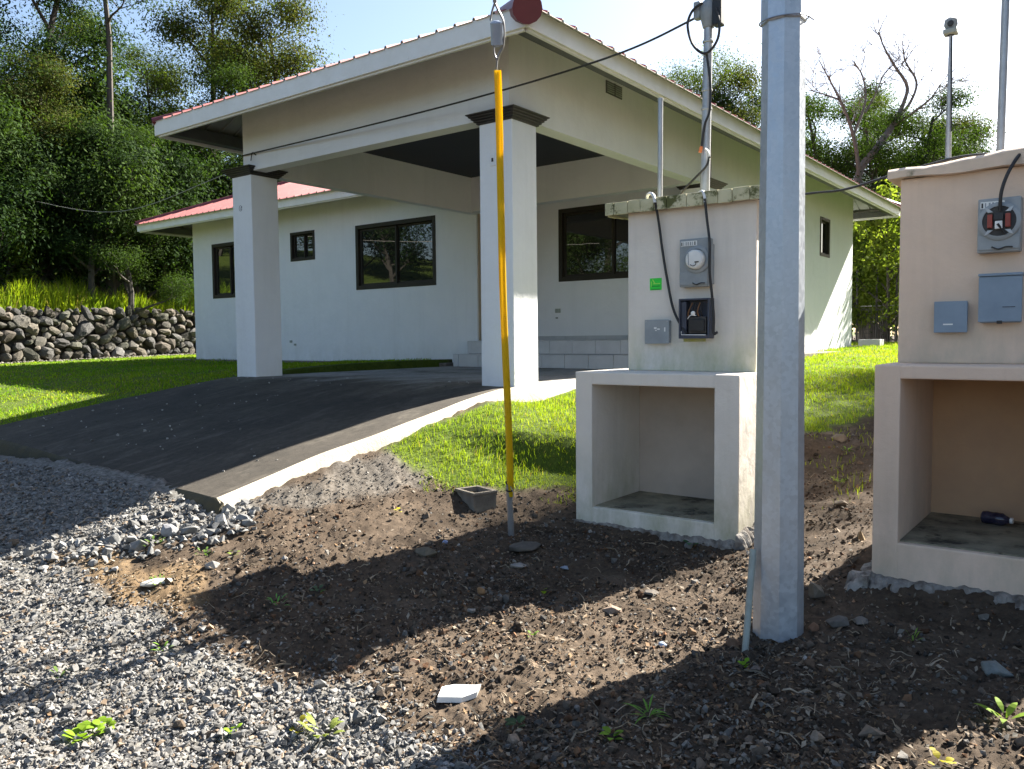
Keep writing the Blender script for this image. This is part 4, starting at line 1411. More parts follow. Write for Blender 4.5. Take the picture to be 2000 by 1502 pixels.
# ------------------------------------------------------------------ service masts and cables
YM = -0.72
m0, m1 = rel(1376, 385, YM), rel(1384, 40, YM)
mast = thing('service_mast', (m0[0], YM, 2.47), 'galvanised conduit mast with coiled black cable above the pale pedestal', 'service mast')
m0 = (m0[0], YM, 2.44)
MB().tube([m0, Vector(m0).lerp(Vector(m1), .5), m1], [.034, .033, .031], 14).build('conduit', 'zinc', mast, smooth=True)
for t in (.52, .62, .88):
    c = Vector(m0).lerp(Vector(m1), t)
    MB().lathe(c, (0, 0, 1), [(0, .034), (.004, .039), (.016, .039), (.02, .034)], 16).build('coupling', 'zinc', mast, smooth=True)
wh = Vector(m1)
MB().lathe(wh - Vector((0, 0, .05)), (0, 0, 1), [(0, .04), (.05, .052), (.10, .065), (.16, .06), (.20, .02)], 14).build('weatherhead', 'grey_box', mast, smooth=True)
MB().box(wh.x + .045, wh.x + .11, YM - .05, YM + .03, wh.z - .06, wh.z + .22, .012).build('connector', 'black', mast)
MB().box(wh.x - .10, wh.x - .05, YM - .04, YM + .02, wh.z + .02, wh.z + .14, .01).build('connector', 'grey_box', mast)
ml = lambda u, v, dy=-.06: Vector(rel(u, v, YM + dy))
MB().tube(curve_pts([ml(1372, 5), ml(1352, 22), ml(1343, 50), ml(1352, 85), ml(1372, 104), ml(1388, 98), ml(1402, 75), ml(1405, 45), ml(1398, 15)], 8), .0095, 8).build('cable_loop', 'black', mast, smooth=True)
MB().tube(curve_pts([ml(1380, 104, -.045), ml(1387, 160, -.045), ml(1386, 215, -.05), ml(1376, 245, -.05), ml(1370, 288, -.05)], 6), .009, 8).build('cable_tail', 'black', mast, smooth=True)
MB().tube([ml(1370, 286, -.05), ml(1367, 298, -.05)], [.012, .013], 8).build('taped_end', 'orange', mast)
MB().tube(curve_pts([ml(1377, 290, -.05), ml(1384, 298, -.055), ml(1386, 312, -.055)], 5), .007, 7).build('cable_tail', 'white', mast)
MB().tube(curve_pts([ml(1386, 306, -.055), ml(1379, 325, -.06), ml(1360, 345, -.06), ml(1338, 368, -.06), ml(1328, 384, -.02)], 6), .008, 7).build('cable_tail', 'black', mast, smooth=True)

vp = rel(1289, 390, -.85)
vtop = rel(1290, 196, -.85)
st_ = thing('conduit_stub', (vp[0], -.85, 2.47), 'thin capped grey pipe on the pale pedestal, left of its tall mast', 'pipe')
MB().tube([(vp[0], -.85, 2.44), (vtop[0], -.85, vtop[2])], .0185, 12).build('pipe', 'zinc', st_, smooth=True)
MB().lathe((vtop[0], -.85, vtop[2] - .001), (0, 0, 1), [(0, .021), (.014, .021), (.016, .018)], 12).build('pipe_cap', 'zinc', st_, smooth=True)

# cables on the face of the pale pedestal
def cable(name, pts, r, mat, label, cat='cable', group=None, n=8, sides=7):
    p = curve_pts(pts, n)
    return tag(MB().tube(p, r, sides).build(name, mat, loc=tuple(p[0]), smooth=True), label, cat, group)


yc = YF1 - .085
cl = thing('cable', rel(1270, 383, YF1 - .06), 'black cable looping from the white hook down to the open breaker box', 'cable')
MB().tube(curve_pts([rel(1263, 392, -1.0), rel(1265, 381, -1.03), rel(1271, 378, -1.06), rel(1277, 384, -1.09), rel(1279, 396, -1.10)], 6), .0115, 8).build('hook_elbow', 'white', cl, smooth=True)
MB().tube(curve_pts([rel(1278.5, 390, -1.10), rel(1286, 430, -1.06), rel(1294, 490, -1.05), rel(1303, 545, -1.05), rel(1314, 600, -1.06), rel(1328, 632, -1.08), rel(1342, 651, -1.10)], 8), .0095, 8).build('sheath', 'black', cl, smooth=True)
cl = thing('cable', rel(1372, 378, YF1 - .06), 'black cable running straight past the round meter cover into the breaker box', 'cable')
MB().tube(curve_pts([rel(1366, 376, -1.02), rel(1372, 374, -1.07), rel(1376, 384, -1.09), rel(1377, 395, -1.10)], 6), .010, 8).build('hook_elbow', 'white', cl, smooth=True)
MB().tube(curve_pts([rel(1376.5, 388, -1.10), rel(1381, 430, -1.10), rel(1386, 475, -1.125), rel(1386, 530, -1.125), rel(1391, 580, -1.11), rel(1394, 620, -1.11), rel(1394, 650, -1.10), rel(1401, 649, -1.10)], 8), .0095, 8).build('sheath', 'black', cl, smooth=True)

# service drop to the carport's left corner, its thin onward wire
cable('service_drop', [Vector(rel(1386, 14, YM - .05)), Vector(rel(1345, 42, YM + .02)), Vector(rel(1200, 108, -.42)), Vector(rel(965, 181, -.25)), Vector(rel(720, 245, -.12)), Vector(rel(474, 304, -.02))], .0085, 'black', 'long black cable strung from the coiled mast to the carport beam', 'cable', None, 10)
e = rel(500, 303, -.01)
tag(MB().tube(curve_pts([e, (e[0] - .03, -.04, e[2] + .03), (e[0] - .08, -.03, e[2] - .06)], 5), .006, 6).build('wire_clip', 'black', loc=tuple(e)), 'small dark clip holding the long cable on the carport beam', 'clip')
h0 = Vector((-4.30, .05, 3.72))
xw, yw = far(60, 24.0)
cable('line_wire', [h0, h0.lerp(Vector((xw, yw, 5.6)), .4) + Vector((0, 0, -.45)), Vector((xw, yw, 5.7))], .006, 'wire_grey', 'thin pale wire from the carport corner into the dark trees', 'wire')

# masts on the peach pedestal
b0 = rel(1953, 312, -1.28)
mk = thing('service_mast', (b0[0], -1.28, 2.39), 'straight thick galvanised mast on the peach pedestal, leaving the top of the picture', 'service mast')
MB().tube([(b0[0], -1.28, 2.36), (b0[0] + .008, -1.28, 3.2), (b0[0] + .004, -1.28, 4.6)], [.0195, .019, .0185], 14).build('conduit', 'zinc', mk, smooth=True)
MB().lathe((b0[0], -1.28, 2.40), (0, 0, 1), [(0, .032), (.012, .03), (.03, .021)], 14).build('mortar_collar', 'peach_cap', mk, smooth=True)
MB().lathe((b0[0] + .004, -1.28, 4.58), (0, 0, 1), [(0, .022), (.05, .03), (.09, .028), (.11, .008)], 14).build('weatherhead', 'grey_box', mk, smooth=True)
b0, b1 = rel(1851, 340, -.98), rel(1857, 66, -.98)
mk = thing('service_mast', (b0[0], -.98, 2.3), 'slender mast with a hooded weatherhead behind the peach pedestal', 'service mast')
MB().tube([(b0[0], -.98, 1.6), b0, Vector(b0).lerp(Vector(b1), .6), b1], [.017, .017, .0125, .008], 10).build('conduit', 'zinc', mk, smooth=True)
MB().box(b0[0] - .03, b0[0] + .03, -1.06, -.96, 2.20, 2.24, .004).build('wall_strap', 'zinc', mk)
MB().tube([Vector(b1) + Vector((.008, -.012, -.02)), Vector(b0).lerp(Vector(b1), .3) + Vector((.016, -.016, 0))], .004, 6).build('cable_tail', 'black', mk)
w1 = Vector(rel(1857, 58, -.98))
MB().lathe(w1 - Vector((0, 0, .03)), (0, 0, 1), [(0, .018), (.018, .030), (.04, .028), (.055, .036), (.085, .032), (.10, .012)], 14).build('weatherhead', 'grey_box', mk, smooth=True)
MB().box(w1.x - .034, w1.x + .036, -1.022, -.95, w1.z - .03, w1.z - .004, .006).build('weatherhead_lip', 'pvc', mk)
MB().lathe(w1 + Vector((.004, -.035, .024)), (0, -1, 0), [(0, .017), (.004, .017), (.006, .01)], 12).build('knockout', 'black', mk)
# cable between the pedestals, cable into the open meter socket
cable('span_cable', [Vector(rel(1379, 384, -.80)), Vector(rel(1470, 392, -.72)), Vector(rel(1580, 378, -.72)), Vector(rel(1650, 370, -.78)), Vector(rel(1740, 343, -.92)), Vector(rel(1850, 312, -1.0)), Vector(rel(1900, 303, -1.12)), Vector(rel(1962, 299, -1.31))], .008, 'black', 'slack black cable hanging between the two pedestals', 'cable')
cable('feed_cable', [Vector(rel(1962, 301, -1.31)), Vector(rel(1985, 293, -1.38)), Vector(rel(2003, 290, -1.46)), Vector(rel(1988, 306, -1.56)), Vector(rel(1968, 340, -1.60)), Vector(rel(1956, 375, -1.615)), Vector(rel(1953, 412, -1.605))], .0085, 'black', 'black cable curving over the peach cap into the open meter socket', 'cable')


# ------------------------------------------------------------------ small pieces on the ground
def hull_mesh(n, seed, sx=1, sy=1, sz=.7):
    r = np.random.default_rng(seed)
    p = r.normal(size=(n, 3))
    p /= np.linalg.norm(p, axis=1)[:, None]
    p *= r.uniform(.82, 1.08, (n, 1))
    p *= [sx, sy, sz]
    bm = bmesh.new()
    for q in p:
        bm.verts.new(q)
    res = bmesh.ops.convex_hull(bm, input=bm.verts)
    bmesh.ops.delete(bm, geom=[v for v in bm.verts if not v.link_faces], context='VERTS')
    bmesh.ops.triangulate(bm, faces=bm.faces)
    bm.verts.index_update()
    v = np.array([q.co for q in bm.verts])
    f = np.array([[a.index for a in fc.verts] for fc in bm.faces])
    bm.free()
    return v, f


def rand_rot(n, rng, tilt=0.5):
    """Random rotation matrices: free turn about z, limited tilt."""
    a = rng.uniform(0, 2 * np.pi, n)
    bx, by = rng.normal(0, tilt, n), rng.normal(0, tilt, n)
    ca, sa = np.cos(a), np.sin(a)
    Z = np.zeros(n)
    O = np.ones(n)
    Rz = np.stack([ca, -sa, Z, sa, ca, Z, Z, Z, O], 1).reshape(n, 3, 3)
    Rx = np.stack([O, Z, Z, Z, np.cos(bx), -np.sin(bx), Z, np.sin(bx), np.cos(bx)], 1).reshape(n, 3, 3)
    Ry = np.stack([np.cos(by), Z, np.sin(by), Z, O, Z, -np.sin(by), Z, np.cos(by)], 1).reshape(n, 3, 3)
    return Rx @ Ry @ Rz


def scatter_mesh(name, variants, pos, scale, cols, mat, rng, tilt=0.5, smooth=False, rots=None):
    n = len(pos)
    rot = rand_rot(n, rng, tilt) if rots is None else rots
    pick = rng.integers(0, len(variants), n)
    Vs, Fs, Cs, base = [], [], [], 0
    for k, (v, f) in enumerate(variants):
        idx = np.nonzero(pick == k)[0]
        if not len(idx):
            continue
        vv = v[None] * (scale[idx][:, None, :] if scale.ndim == 2 else scale[idx][:, None, None])
        vv = np.einsum('nij,nvj->nvi', rot[idx], vv) + pos[idx][:, None]
        Vs.append(vv.reshape(-1, 3))
        Fs.append((f[None] + (np.arange(len(idx)) * len(v))[:, None, None] + base).reshape(-1))
        Cs.append(np.repeat(cols[idx], len(v), 0))
        base += len(idx) * len(v)
    return mesh_arrays(name, np.concatenate(Vs), np.concatenate(Fs), 3, mat, loc=(0, 0, 0), smooth=smooth, col=np.concatenate(Cs))


def ground_top(x, y):
    g, c, pe, gr = masks(x, y)
    return gz(x, y) + ground_relief(x, y, gr)


def sample_view(n, r0, r1, rng, half=36.0, power=1.0):
    """Random ground points in the fan in front of the camera, denser near it."""
    u = rng.uniform(0, 1, n)
    r = r0 * (r1 / r0) ** u if power == 1.0 else np.sqrt(rng.uniform(r0 ** 2, r1 ** 2, n))
    a = math.atan2(FWD[0], FWD[1]) + np.radians(rng.uniform(-half, half, n))
    return CAM_XY[0] + r * np.sin(a), CAM_XY[1] + r * np.cos(a)


def blocked(x, y, pad=0.0):
    b = (x > -5.1) & (x < .17) & (y > -3.36) & (y < 5.5)
    b |= (x > 1.6 - pad) & (x < 2.86) & (y > -1.47) & (y < -.6)
    b |= (x > 3.6) & (x < 5.0) & (y > -1.98) & (y < -.85)
    b |= (x > -12.8) & (x < -.1) & (y > 4.4) & (y < 12.6)
    b |= np.hypot(x - pcx, y - pcy) < .12
    return b


STONES = [hull_mesh(10, 100 + k, 1, random.uniform(.65, .9), random.uniform(.5, .75)) for k in range(9)]
CLODS = [hull_mesh(9, 200 + k, 1, random.uniform(.7, 1), random.uniform(.5, .9)) for k in range(8)]

rng = np.random.default_rng(11)
x, y = sample_view(240000, 1.9, 9.5, rng, 36)
g = masks(x + rng.normal(0, .10, len(x)), y + rng.normal(0, .10, len(x)))[0]
keep = g & ~blocked(x, y)
x, y = x[keep][:46000], y[keep][:46000]
n = len(x)
r = np.hypot(x - CAM_XY[0], y - CAM_XY[1])
size = np.clip(rng.lognormal(math.log(.0084), .44, n), .0035, .034) * np.where(in_poly(x, y, POLY_ROAD), 1.25, 1.0)
z = ground_top(x, y) + size * rng.uniform(-.1, .55, n)
lum = np.clip(rng.normal(.20, .06, n), .05, .44)
warm = rng.uniform(0, 1, n)[:, None]
col = lum[:, None] * ((1 - warm) * np.array([1.06, 1.0, .91]) + warm * np.array([.98, .98, .97]))
br = rng.uniform(0, 1, n) < .09
col[br] *= [1.05, .82, .62]
o = scatter_mesh('gravel', STONES, np.stack([x, y, z], 1), size, col, MAT['gravel'], rng, .5)
tag(o, 'grey crushed gravel spread over the track', kind='stuff')
print('gravel', n, len(o.data.polygons))

# coarser stones heaped along the bank in front of the ramp corner
POLY_BANK = [ground_at(*q) for q in ((490, 985), (500, 1035), (430, 1065), (330, 1085), (200, 1100), (60, 1105), (30, 1085), (200, 1045), (380, 985))]
x, y = sample_view(60000, 4.0, 7.5, rng, 36)
keep = in_poly(x, y, POLY_BANK) & ~blocked(x, y)
x, y = x[keep][:420], y[keep][:420]
n = len(x)
size = np.clip(rng.lognormal(math.log(.022), .35, n), .012, .05)
lum = np.clip(rng.normal(.21, .05, n), .08, .36)
o = scatter_mesh('coarse_gravel', STONES, np.stack([x, y, ground_top(x, y) + size * rng.uniform(.1, .6, n)], 1), size, lum[:, None] * np.array([1.0, .99, .96]), MAT['gravel'], rng, .6)
tag(o, 'coarser grey stones heaped along the bank by the ramp', kind='stuff')
x, y = sample_view(250000, 1.9, 12, rng, 47)
g, c, pe, gr = masks(x, y)
cl_ = fbm(x, y, 2.2, 3, 61)
keep = ~blocked(x, y) & ((~g & ~gr & (rng.uniform(0, 1, len(x)) < np.clip(.50 + 1.7 * cl_, .12, 1))) | (pe & ~g))
keep &= (x < 11)
x, y, pe, c = x[keep][:45000], y[keep][:45000], pe[keep][:45000], c[keep][:45000]
n = len(x)
size = np.clip(rng.lognormal(math.log(.0062), .58, n), .0025, .036)
size = np.where(pe, np.clip(size, .004, .012), size)
z = ground_top(x, y) + size * rng.uniform(-.25, .45, n)
lum = np.clip(rng.lognormal(math.log(.088), .5, n), .03, .34)
col = lum[:, None] * np.array([1.08, .84, .64])
gy_ = rng.uniform(0, 1, n) < .22
col[gy_] = lum[gy_][:, None] * 1.5 * np.array([1.0, .93, .84])
ry = rng.uniform(0, 1, n) < .12
col[ry] *= [1.35, .95, .7]
col[c] = lum[c][:, None] * 1.4 * np.array([1.12, .84, .54])
col[pe] = (lum[pe] * 1.45)[:, None] * np.array([1.0, .94, .84])
o = scatter_mesh('soil_crumbs', CLODS, np.stack([x, y, z], 1), size, col, MAT['clod'], rng, .8)
tag(o, 'crumbs of brown earth and small stones', kind='stuff')
print('clods', n)

o = scatter_mesh('ramp_litter', CLODS, LIT, rng.uniform(.006, .02, LIT_N), rng.uniform(.12, .55, LIT_N)[:, None] * np.array([1, .95, .85]), MAT['clod'], rng, .3)
tag(o, 'pale crumbs and leaf bits scattered over the ramp', kind='stuff')
# dry leaf litter and bark flakes lying about on the soil
x, y = sample_view(80000, 1.9, 9.5, rng, 47)
g, c, pe, gr = masks(x, y)
w = fbm(x, y, 1.8, 4, 83)
keep = ~blocked(x, y) & ~gr & ~pe & (rng.uniform(0, 1, len(x)) < np.where(g, .04, np.clip(.42 + 1.5 * w, .04, 1)))
x, y = x[keep][:20000], y[keep][:20000]
n = len(x)
ln = np.clip(rng.lognormal(math.log(.0085), .45, n), .003, .019)
a = rng.uniform(0, 2 * np.pi, n)
tl = rng.normal(0, .38, (n, 2))
dx = np.stack([np.cos(a), np.sin(a), tl[:, 0]], 1)
dy = np.stack([-np.sin(a), np.cos(a), tl[:, 1]], 1)
ctr = np.stack([x, y, ground_top(x, y) + .004 + ln * .25], 1)
wd_ = (ln * rng.uniform(.25, .7, n))[:, None]
P = np.stack([ctr - dx * ln[:, None], ctr + dy * wd_ + [0, 0, .003], ctr + dx * ln[:, None], ctr - dy * wd_], 1)
F = (np.array([[0, 1, 2, 3]])[None] + (np.arange(n) * 4)[:, None, None]).reshape(-1)
pal = np.array([(.26, .19, .125), (.20, .14, .09), (.33, .27, .20), (.13, .095, .065), (.30, .19, .10), (.24, .22, .18)])
o = mesh_arrays('leaf_litter', P.reshape(-1, 3), F, 4, MAT['straw'], loc=(0, 0, 0), col=np.repeat(pal[rng.integers(0, 6, n)] * rng.uniform(.4, 1.05, n)[:, None], 4, 0))
tag(o, 'dry leaf litter and bark flakes on the soil', kind='stuff')
print('litter', n)
# straw, roots and bits of twig
x, y = sample_view(12000, 1.9, 10, rng, 47)
g, c, pe, gr = masks(x, y)
w = fbm(x, y, 1.5, 3, 71)
keep = ~blocked(x, y) & ~gr & (rng.uniform(0, 1, len(x)) < np.where(g, .05, np.clip(.25 + 1.2 * w, .03, .8)))
x, y = x[keep][:750], y[keep][:750]
n = len(x)
L_ = rng.uniform(.02, .11, n)
th = rng.uniform(0, 2 * np.pi, n)
V, F, Cc = [], [], []
k3 = np.array([0, 2.09, 4.19])
for i in range(n):
    segs = 4
    a = th[i]
    px_, py_ = x[i], y[i]
    wd = .0012 + .0016 * rng.uniform() + (.002 if L_[i] > .1 else 0)
    cc = np.array([.30, .24, .17]) * rng.uniform(.5, 1.35)
    b = len(V)
    for s_ in range(segs + 1):
        zz = gz1(px_, py_)
        t = s_ / segs
        hh = zz + .012 + .02 * math.sin(t * 3.0) * rng.uniform(.2, 1)
        rr = wd * (1.15 - .7 * t)
        for q in k3:
            V.append((px_ + rr * math.cos(q) * math.sin(a), py_ - rr * math.cos(q) * math.cos(a), hh + rr * math.sin(q)))
            Cc.append(cc)
        a += rng.normal(0, .17)
        px_ += math.cos(a) * L_[i] / segs
        py_ += math.sin(a) * L_[i] / segs
    for s_ in range(segs):
        for q in range(3):
            p0, p1 = b + s_ * 3 + q, b + s_ * 3 + (q + 1) % 3
            F += [p0, p1, p1 + 3, p0 + 3]
V = np.array(V)
V[:, 2] += ground_relief(V[:, 0], V[:, 1], np.zeros(len(V), bool)) * .9
o = mesh_arrays('dry_straw', V, np.array(F), 4, MAT['straw'], loc=(0, 0, 0), col=np.array(Cc))
tag(o, 'dry roots and straw lying on the soil', kind='stuff')


# ------------------------------------------------------------------ grass
def blades(x, y, h, wd, cols, rng, lean=.8, z=None):
    n = len(x)
    z = (gz(x, y) + ground_relief(x, y, np.ones(n, bool)) - .01) if z is None else z
    a = rng.uniform(0, 2 * np.pi, n)
    le = rng.uniform(.1, 1, n) * lean * h
    dx, dy = np.cos(a) * le, np.sin(a) * le
    b = a + rng.normal(0, .6, n) + np.pi / 2
    sx, sy = np.cos(b) * wd * .5, np.sin(b) * wd * .5
    P = np.zeros((n, 5, 3))
    P[:, 0] = np.stack([x - sx, y - sy, z], 1)
    P[:, 1] = np.stack([x + sx, y + sy, z], 1)
    P[:, 2] = np.stack([x + dx * .35 + sx * .8, y + dy * .35 + sy * .8, z + h * .58], 1)
    P[:, 3] = np.stack([x + dx * .35 - sx * .8, y + dy * .35 - sy * .8, z + h * .58], 1)
    P[:, 4] = np.stack([x + dx, y + dy, z + h * rng.uniform(.82, 1, n)], 1)
    f = np.array([[0, 1, 2], [0, 2, 3], [3, 2, 4]])
    F = (f[None] + (np.arange(n) * 5)[:, None, None]).reshape(-1)
    return P.reshape(-1, 3), F, np.repeat(cols, 5, 0)


def grass_cols(n, rng, x, y, base=(.14, .25, .022), dry=.06):
    k = rng.uniform(.65, 1.3, n)[:, None]
    c_ = np.array(base) * k
    yel = np.clip(.5 + 1.4 * fbm(x, y, .9, 3, 91) + rng.normal(0, .18, n), 0, 1)[:, None]
    c_ = c_ * (1 - .5 * yel) + np.array([.34, .375, .03]) * k * .5 * yel
    d_ = rng.uniform(0, 1, n) < dry
    c_[d_] = np.array([.30, .26, .13]) * k[d_]
    return c_


def lawn(name, poly, n, hmin, hmax, wd, r0, r1, seed, label, base, sparse=None, half=36):
    rng = np.random.default_rng(seed)
    x, y = sample_view(n, r0, r1, rng, half)
    xb, yb = edge_noise(x, y, .22, 2.5, 77)
    keep = in_poly(xb, yb, poly) & ~blocked(x, y)
    if sparse is not None:
        keep |= (in_poly(xb, yb, sparse) & (fbm(x, y, 3.2, 3, 44) > .10) & (rng.uniform(0, 1, len(x)) < .55)) & ~blocked(x, y)
    x, y = x[keep], y[keep]
    r = np.hypot(x - CAM_XY[0], y - CAM_XY[1])
    tuft = np.clip(1.0 + 1.5 * fbm(x, y, 2.6, 3, 15), .45, 1.7)
    h = rng.uniform(hmin, hmax, len(x)) * tuft
    V, F, C = blades(x, y, h, (wd * np.clip(r / 7, .8, 2.4)), grass_cols(len(x), rng, x, y, base), rng)
    o = mesh_arrays(name, V, F, 3, MAT['grass'], loc=(0, 0, 0), col=C)
    tag(o, label, kind='stuff')
    print(name, len(x))


SPARSE = [ground_at(*p) for p in ((700, 890), (780, 880), (1000, 930), (1130, 930), (1125, 985), (960, 975), (860, 975))]
SPARSE_R = [ground_at(*p) for p in ((1575, 840), (1710, 805), (1705, 900), (1640, 1010), (1575, 900))]
lawn('lawn_grass', LAWN_R, 400000, .028, .066, .0046, 5.2, 26, 21, 'bright green lawn between the carport and the pedestals', (.165, .28, .022), SPARSE, 40)
lawn('lawn_grass', SPARSE_R, 9000, .03, .07, .006, 4.2, 9, 23, 'thin grass on the trodden soil between the pedestals', (.15, .23, .03), None, 36)
lawn('lawn_grass', LAWN_L, 170000, .025, .055, .0068, 9, 27, 22, 'green lawn left of the ramp below the stone wall', (.115, .26, .020), None, 37)

# tall grass along the top of the stone wall
rng = np.random.default_rng(5)
n = 26000
t = rng.uniform(-2, 20.5, n)
s = .30 + np.abs(rng.normal(0, .75, n))
x = WALL_A[0] + _wd[0] * t - _wn[0] * s
y = WALL_A[1] + _wd[1] * t - _wn[1] * s
tall = np.clip(1 + 1.7 * fbm(x, y, .8, 3, 12), .35, 1.8)
keep = (fbm(x, y, .6, 2, 13) > -.12)
x, y, tall = x[keep], y[keep], tall[keep]
n = len(x)
V, F, C = blades(x, y, rng.uniform(.34, .85, n) * tall, rng.uniform(.015, .030, n), grass_cols(n, rng, x, y, (.20, .33, .03), .09), rng, .5, gz(x, y) - .02)
o = mesh_arrays('tall_grass', V, F, 3, MAT['grass'], loc=(0, 0, 0), col=C)
tag(o, 'tall rough grass along the top of the stone wall', kind='stuff')


# ------------------------------------------------------------------ dry stone wall
def stone_mesh(seed):
    r = np.random.default_rng(seed)
    v, f = hull_mesh(16, 900 + seed, 1, r.uniform(.75, 1), r.uniform(.6, .9))
    me = bpy.data.meshes.new('stone')
    me.from_pydata(v.tolist(), [], f.tolist())
    bm = bmesh.new()
    bm.from_mesh(me)
    bmesh.ops.subdivide_edges(bm, edges=bm.edges, cuts=1, use_grid_fill=True, smooth=.25)
    bmesh.ops.triangulate(bm, faces=bm.faces)
    for q in bm.verts:
        q.co *= 1 + .05 * r.normal()
    bm.to_mesh(me)
    bm.free()
    lum = r.uniform(.035, .18)
    tint = [(1, .93, .80), (1, .89, .70), (.98, .95, .90), (1.03, .88, .72), (.97, .96, .74)][seed % 5]
    at = me.color_attributes.new('Col', 'FLOAT_COLOR', 'POINT')
    at.data.foreach_set('color', np.tile([lum * tint[0], lum * tint[1], lum * tint[2], 1], len(me.vertices)).astype(np.float32))
    me.materials.append(MAT['stone'])
    return me


swall = thing('stone_wall', (WALL_A[0], WALL_A[1], gz1(*WALL_A)), 'dry stone retaining wall of rough boulders behind the left lawn', 'wall')
SM = [stone_mesh(k) for k in range(20)]
rng = np.random.default_rng(3)
cnt = 0
Lw = float(np.linalg.norm(WALL_B - WALL_A))
placed = []
for r0 in [.22] * 30 + [.18] * 260 + [.15] * 1200 + [.115] * 3500 + [.085] * 6000:
    if cnt >= 297:
        break
    r = r0 * rng.uniform(.85, 1.12)
    t, h = rng.uniform(4.2, 15.6), rng.uniform(r * .55, WALL_H - r * .45)
    if any((t - a) ** 2 + ((h - b) * 1.25) ** 2 < ((r + q) * .90) ** 2 for a, b, q in placed):
        continue
    if r0 > .2 and h > WALL_H * .75 and rng.uniform() < .6:
        continue
    placed.append((t, h, r))
    back = .16 * (h / WALL_H) + rng.normal(0, .03)
    pt = WALL_A + _wd * t + _wn * (.12 - back)
    ob = bpy.data.objects.new('stone', SM[int(rng.integers(0, 20))])
    COL.objects.link(ob)
    ob.parent = swall
    zg = gz1(*(WALL_A + _wd * t + _wn * .5))
    ob.location = Vector((pt[0], pt[1], zg + h)) - swall.location
    ob.scale = (r * rng.uniform(1.1, 1.5), min(r * rng.uniform(.8, 1.2), .26), r * rng.uniform(.9, 1.25))
    ob.rotation_euler = (rng.normal(0, .35), rng.normal(0, .55), math.atan2(_wd[1], _wd[0]) + rng.normal(0, .3))
    cnt += 1
print('wall stones', cnt)
ws = WALL_A - _wn * .16
we = WALL_B - _wn * .16
mb = MB()
rings = []
for k in range(24):
    c_ = WALL_A + (WALL_B - WALL_A) * k / 23
    zg = gz1(*(c_ + _wn * .5)) - .3
    zt = zg + .3 + WALL_H - .1
    a_, b_ = c_ + _wn * .02, c_ - _wn * .14
    d_ = c_ - _wn * .55
    rings.append([(a_[0], a_[1], zg), (b_[0], b_[1], zt), (d_[0], d_[1], zt), (d_[0], d_[1], zg)])
MB_ = mb.rings(rings).build('rubble_core', make_mat('gap_shade_rubble', (.045, .04, .034), (.03, .027, .024), 9.0, .95, .8, 20, dist=.05), swall)  # core coloured dark so the gaps between stones look shaded
# the ends of the wall, outside the picture or behind the house, as one mass of stones
n = 620
t = np.concatenate([rng.uniform(.2, 4.2, n // 2), rng.uniform(15.6, Lw - .2, n - n // 2)])
h = rng.uniform(.08, WALL_H - .06, n)
x, y = WALL_A[0] + _wd[0] * t + _wn[0] * (.10 - .14 * h), WALL_A[1] + _wd[1] * t + _wn[1] * (.10 - .14 * h)
gx_ = gz(WALL_A[0] + _wd[0] * t + _wn[0] * .5, WALL_A[1] + _wd[1] * t + _wn[1] * .5)
lum = rng.uniform(.055, .17, n)
o = scatter_mesh('stones', [hull_mesh(14, 700 + k, 1, .85, .8) for k in range(6)], np.stack([x, y, gx_ + h], 1), rng.uniform(.09, .2, n), lum[:, None] * np.array([1, .93, .82]), MAT['stone'], rng, .6)
o.parent = swall
o.location = -swall.location
o['kind'] = 'stuff'
# small chips at its foot
n = 1700
t = rng.uniform(3, Lw, n)
s = np.abs(rng.normal(0, .30, n)) + .18
x, y = WALL_A[0] + _wd[0] * t + _wn[0] * s, WALL_A[1] + _wd[1] * t + _wn[1] * s
size = rng.uniform(.015, .06, n)
lum = rng.uniform(.14, .34, n)
o = scatter_mesh('stone_chips', STONES, np.stack([x, y, gz(x, y) + size * .2], 1), size, lum[:, None] * np.array([1, .9, .76]), MAT['gravel'], rng, .6)
tag(o, 'loose chips along the foot of the stone wall', kind='stuff')


# ------------------------------------------------------------------ loose rocks and litter
def rock(u, v, w_px, h_px, colr, label, name='rock', cat='rock', flat=1.0, group=None, seed=None):
    x, y = ground_at(u, v)
    z = float(ground_top(np.array([x]), np.array([y]))[0])
    dist = np.dot(np.array([x - CAM_XY[0], y - CAM_XY[1], z - CAM_H]), FWD)
    w, h = w_px * .85 / F_PX * dist, h_px * .85 / F_PX * dist
    seed = seed or int(u * 7 + v)
    v_, f_ = hull_mesh(18, seed, 1, .85, 1)
    me_v = v_ * [w * .5, w * .45, h * .62 * flat]
    a = random.uniform(-.4, .4) + math.atan2(RIGHT[1], RIGHT[0])
    R = np.array([[math.cos(a), -math.sin(a), 0], [math.sin(a), math.cos(a), 0], [0, 0, 1]])
    me_v = me_v @ R.T + [x, y, z + h * .22]
    o = mesh_arrays(name, me_v, f_.reshape(-1), 3, MAT['rock'], loc=(x, y, z), col=np.tile(colr, (len(v_), 1)))
    b = o.modifiers.new('bevel', 'BEVEL')
    b.width = min(w, h) * .10
    b.segments = 2
    return tag(o, label, cat, group)


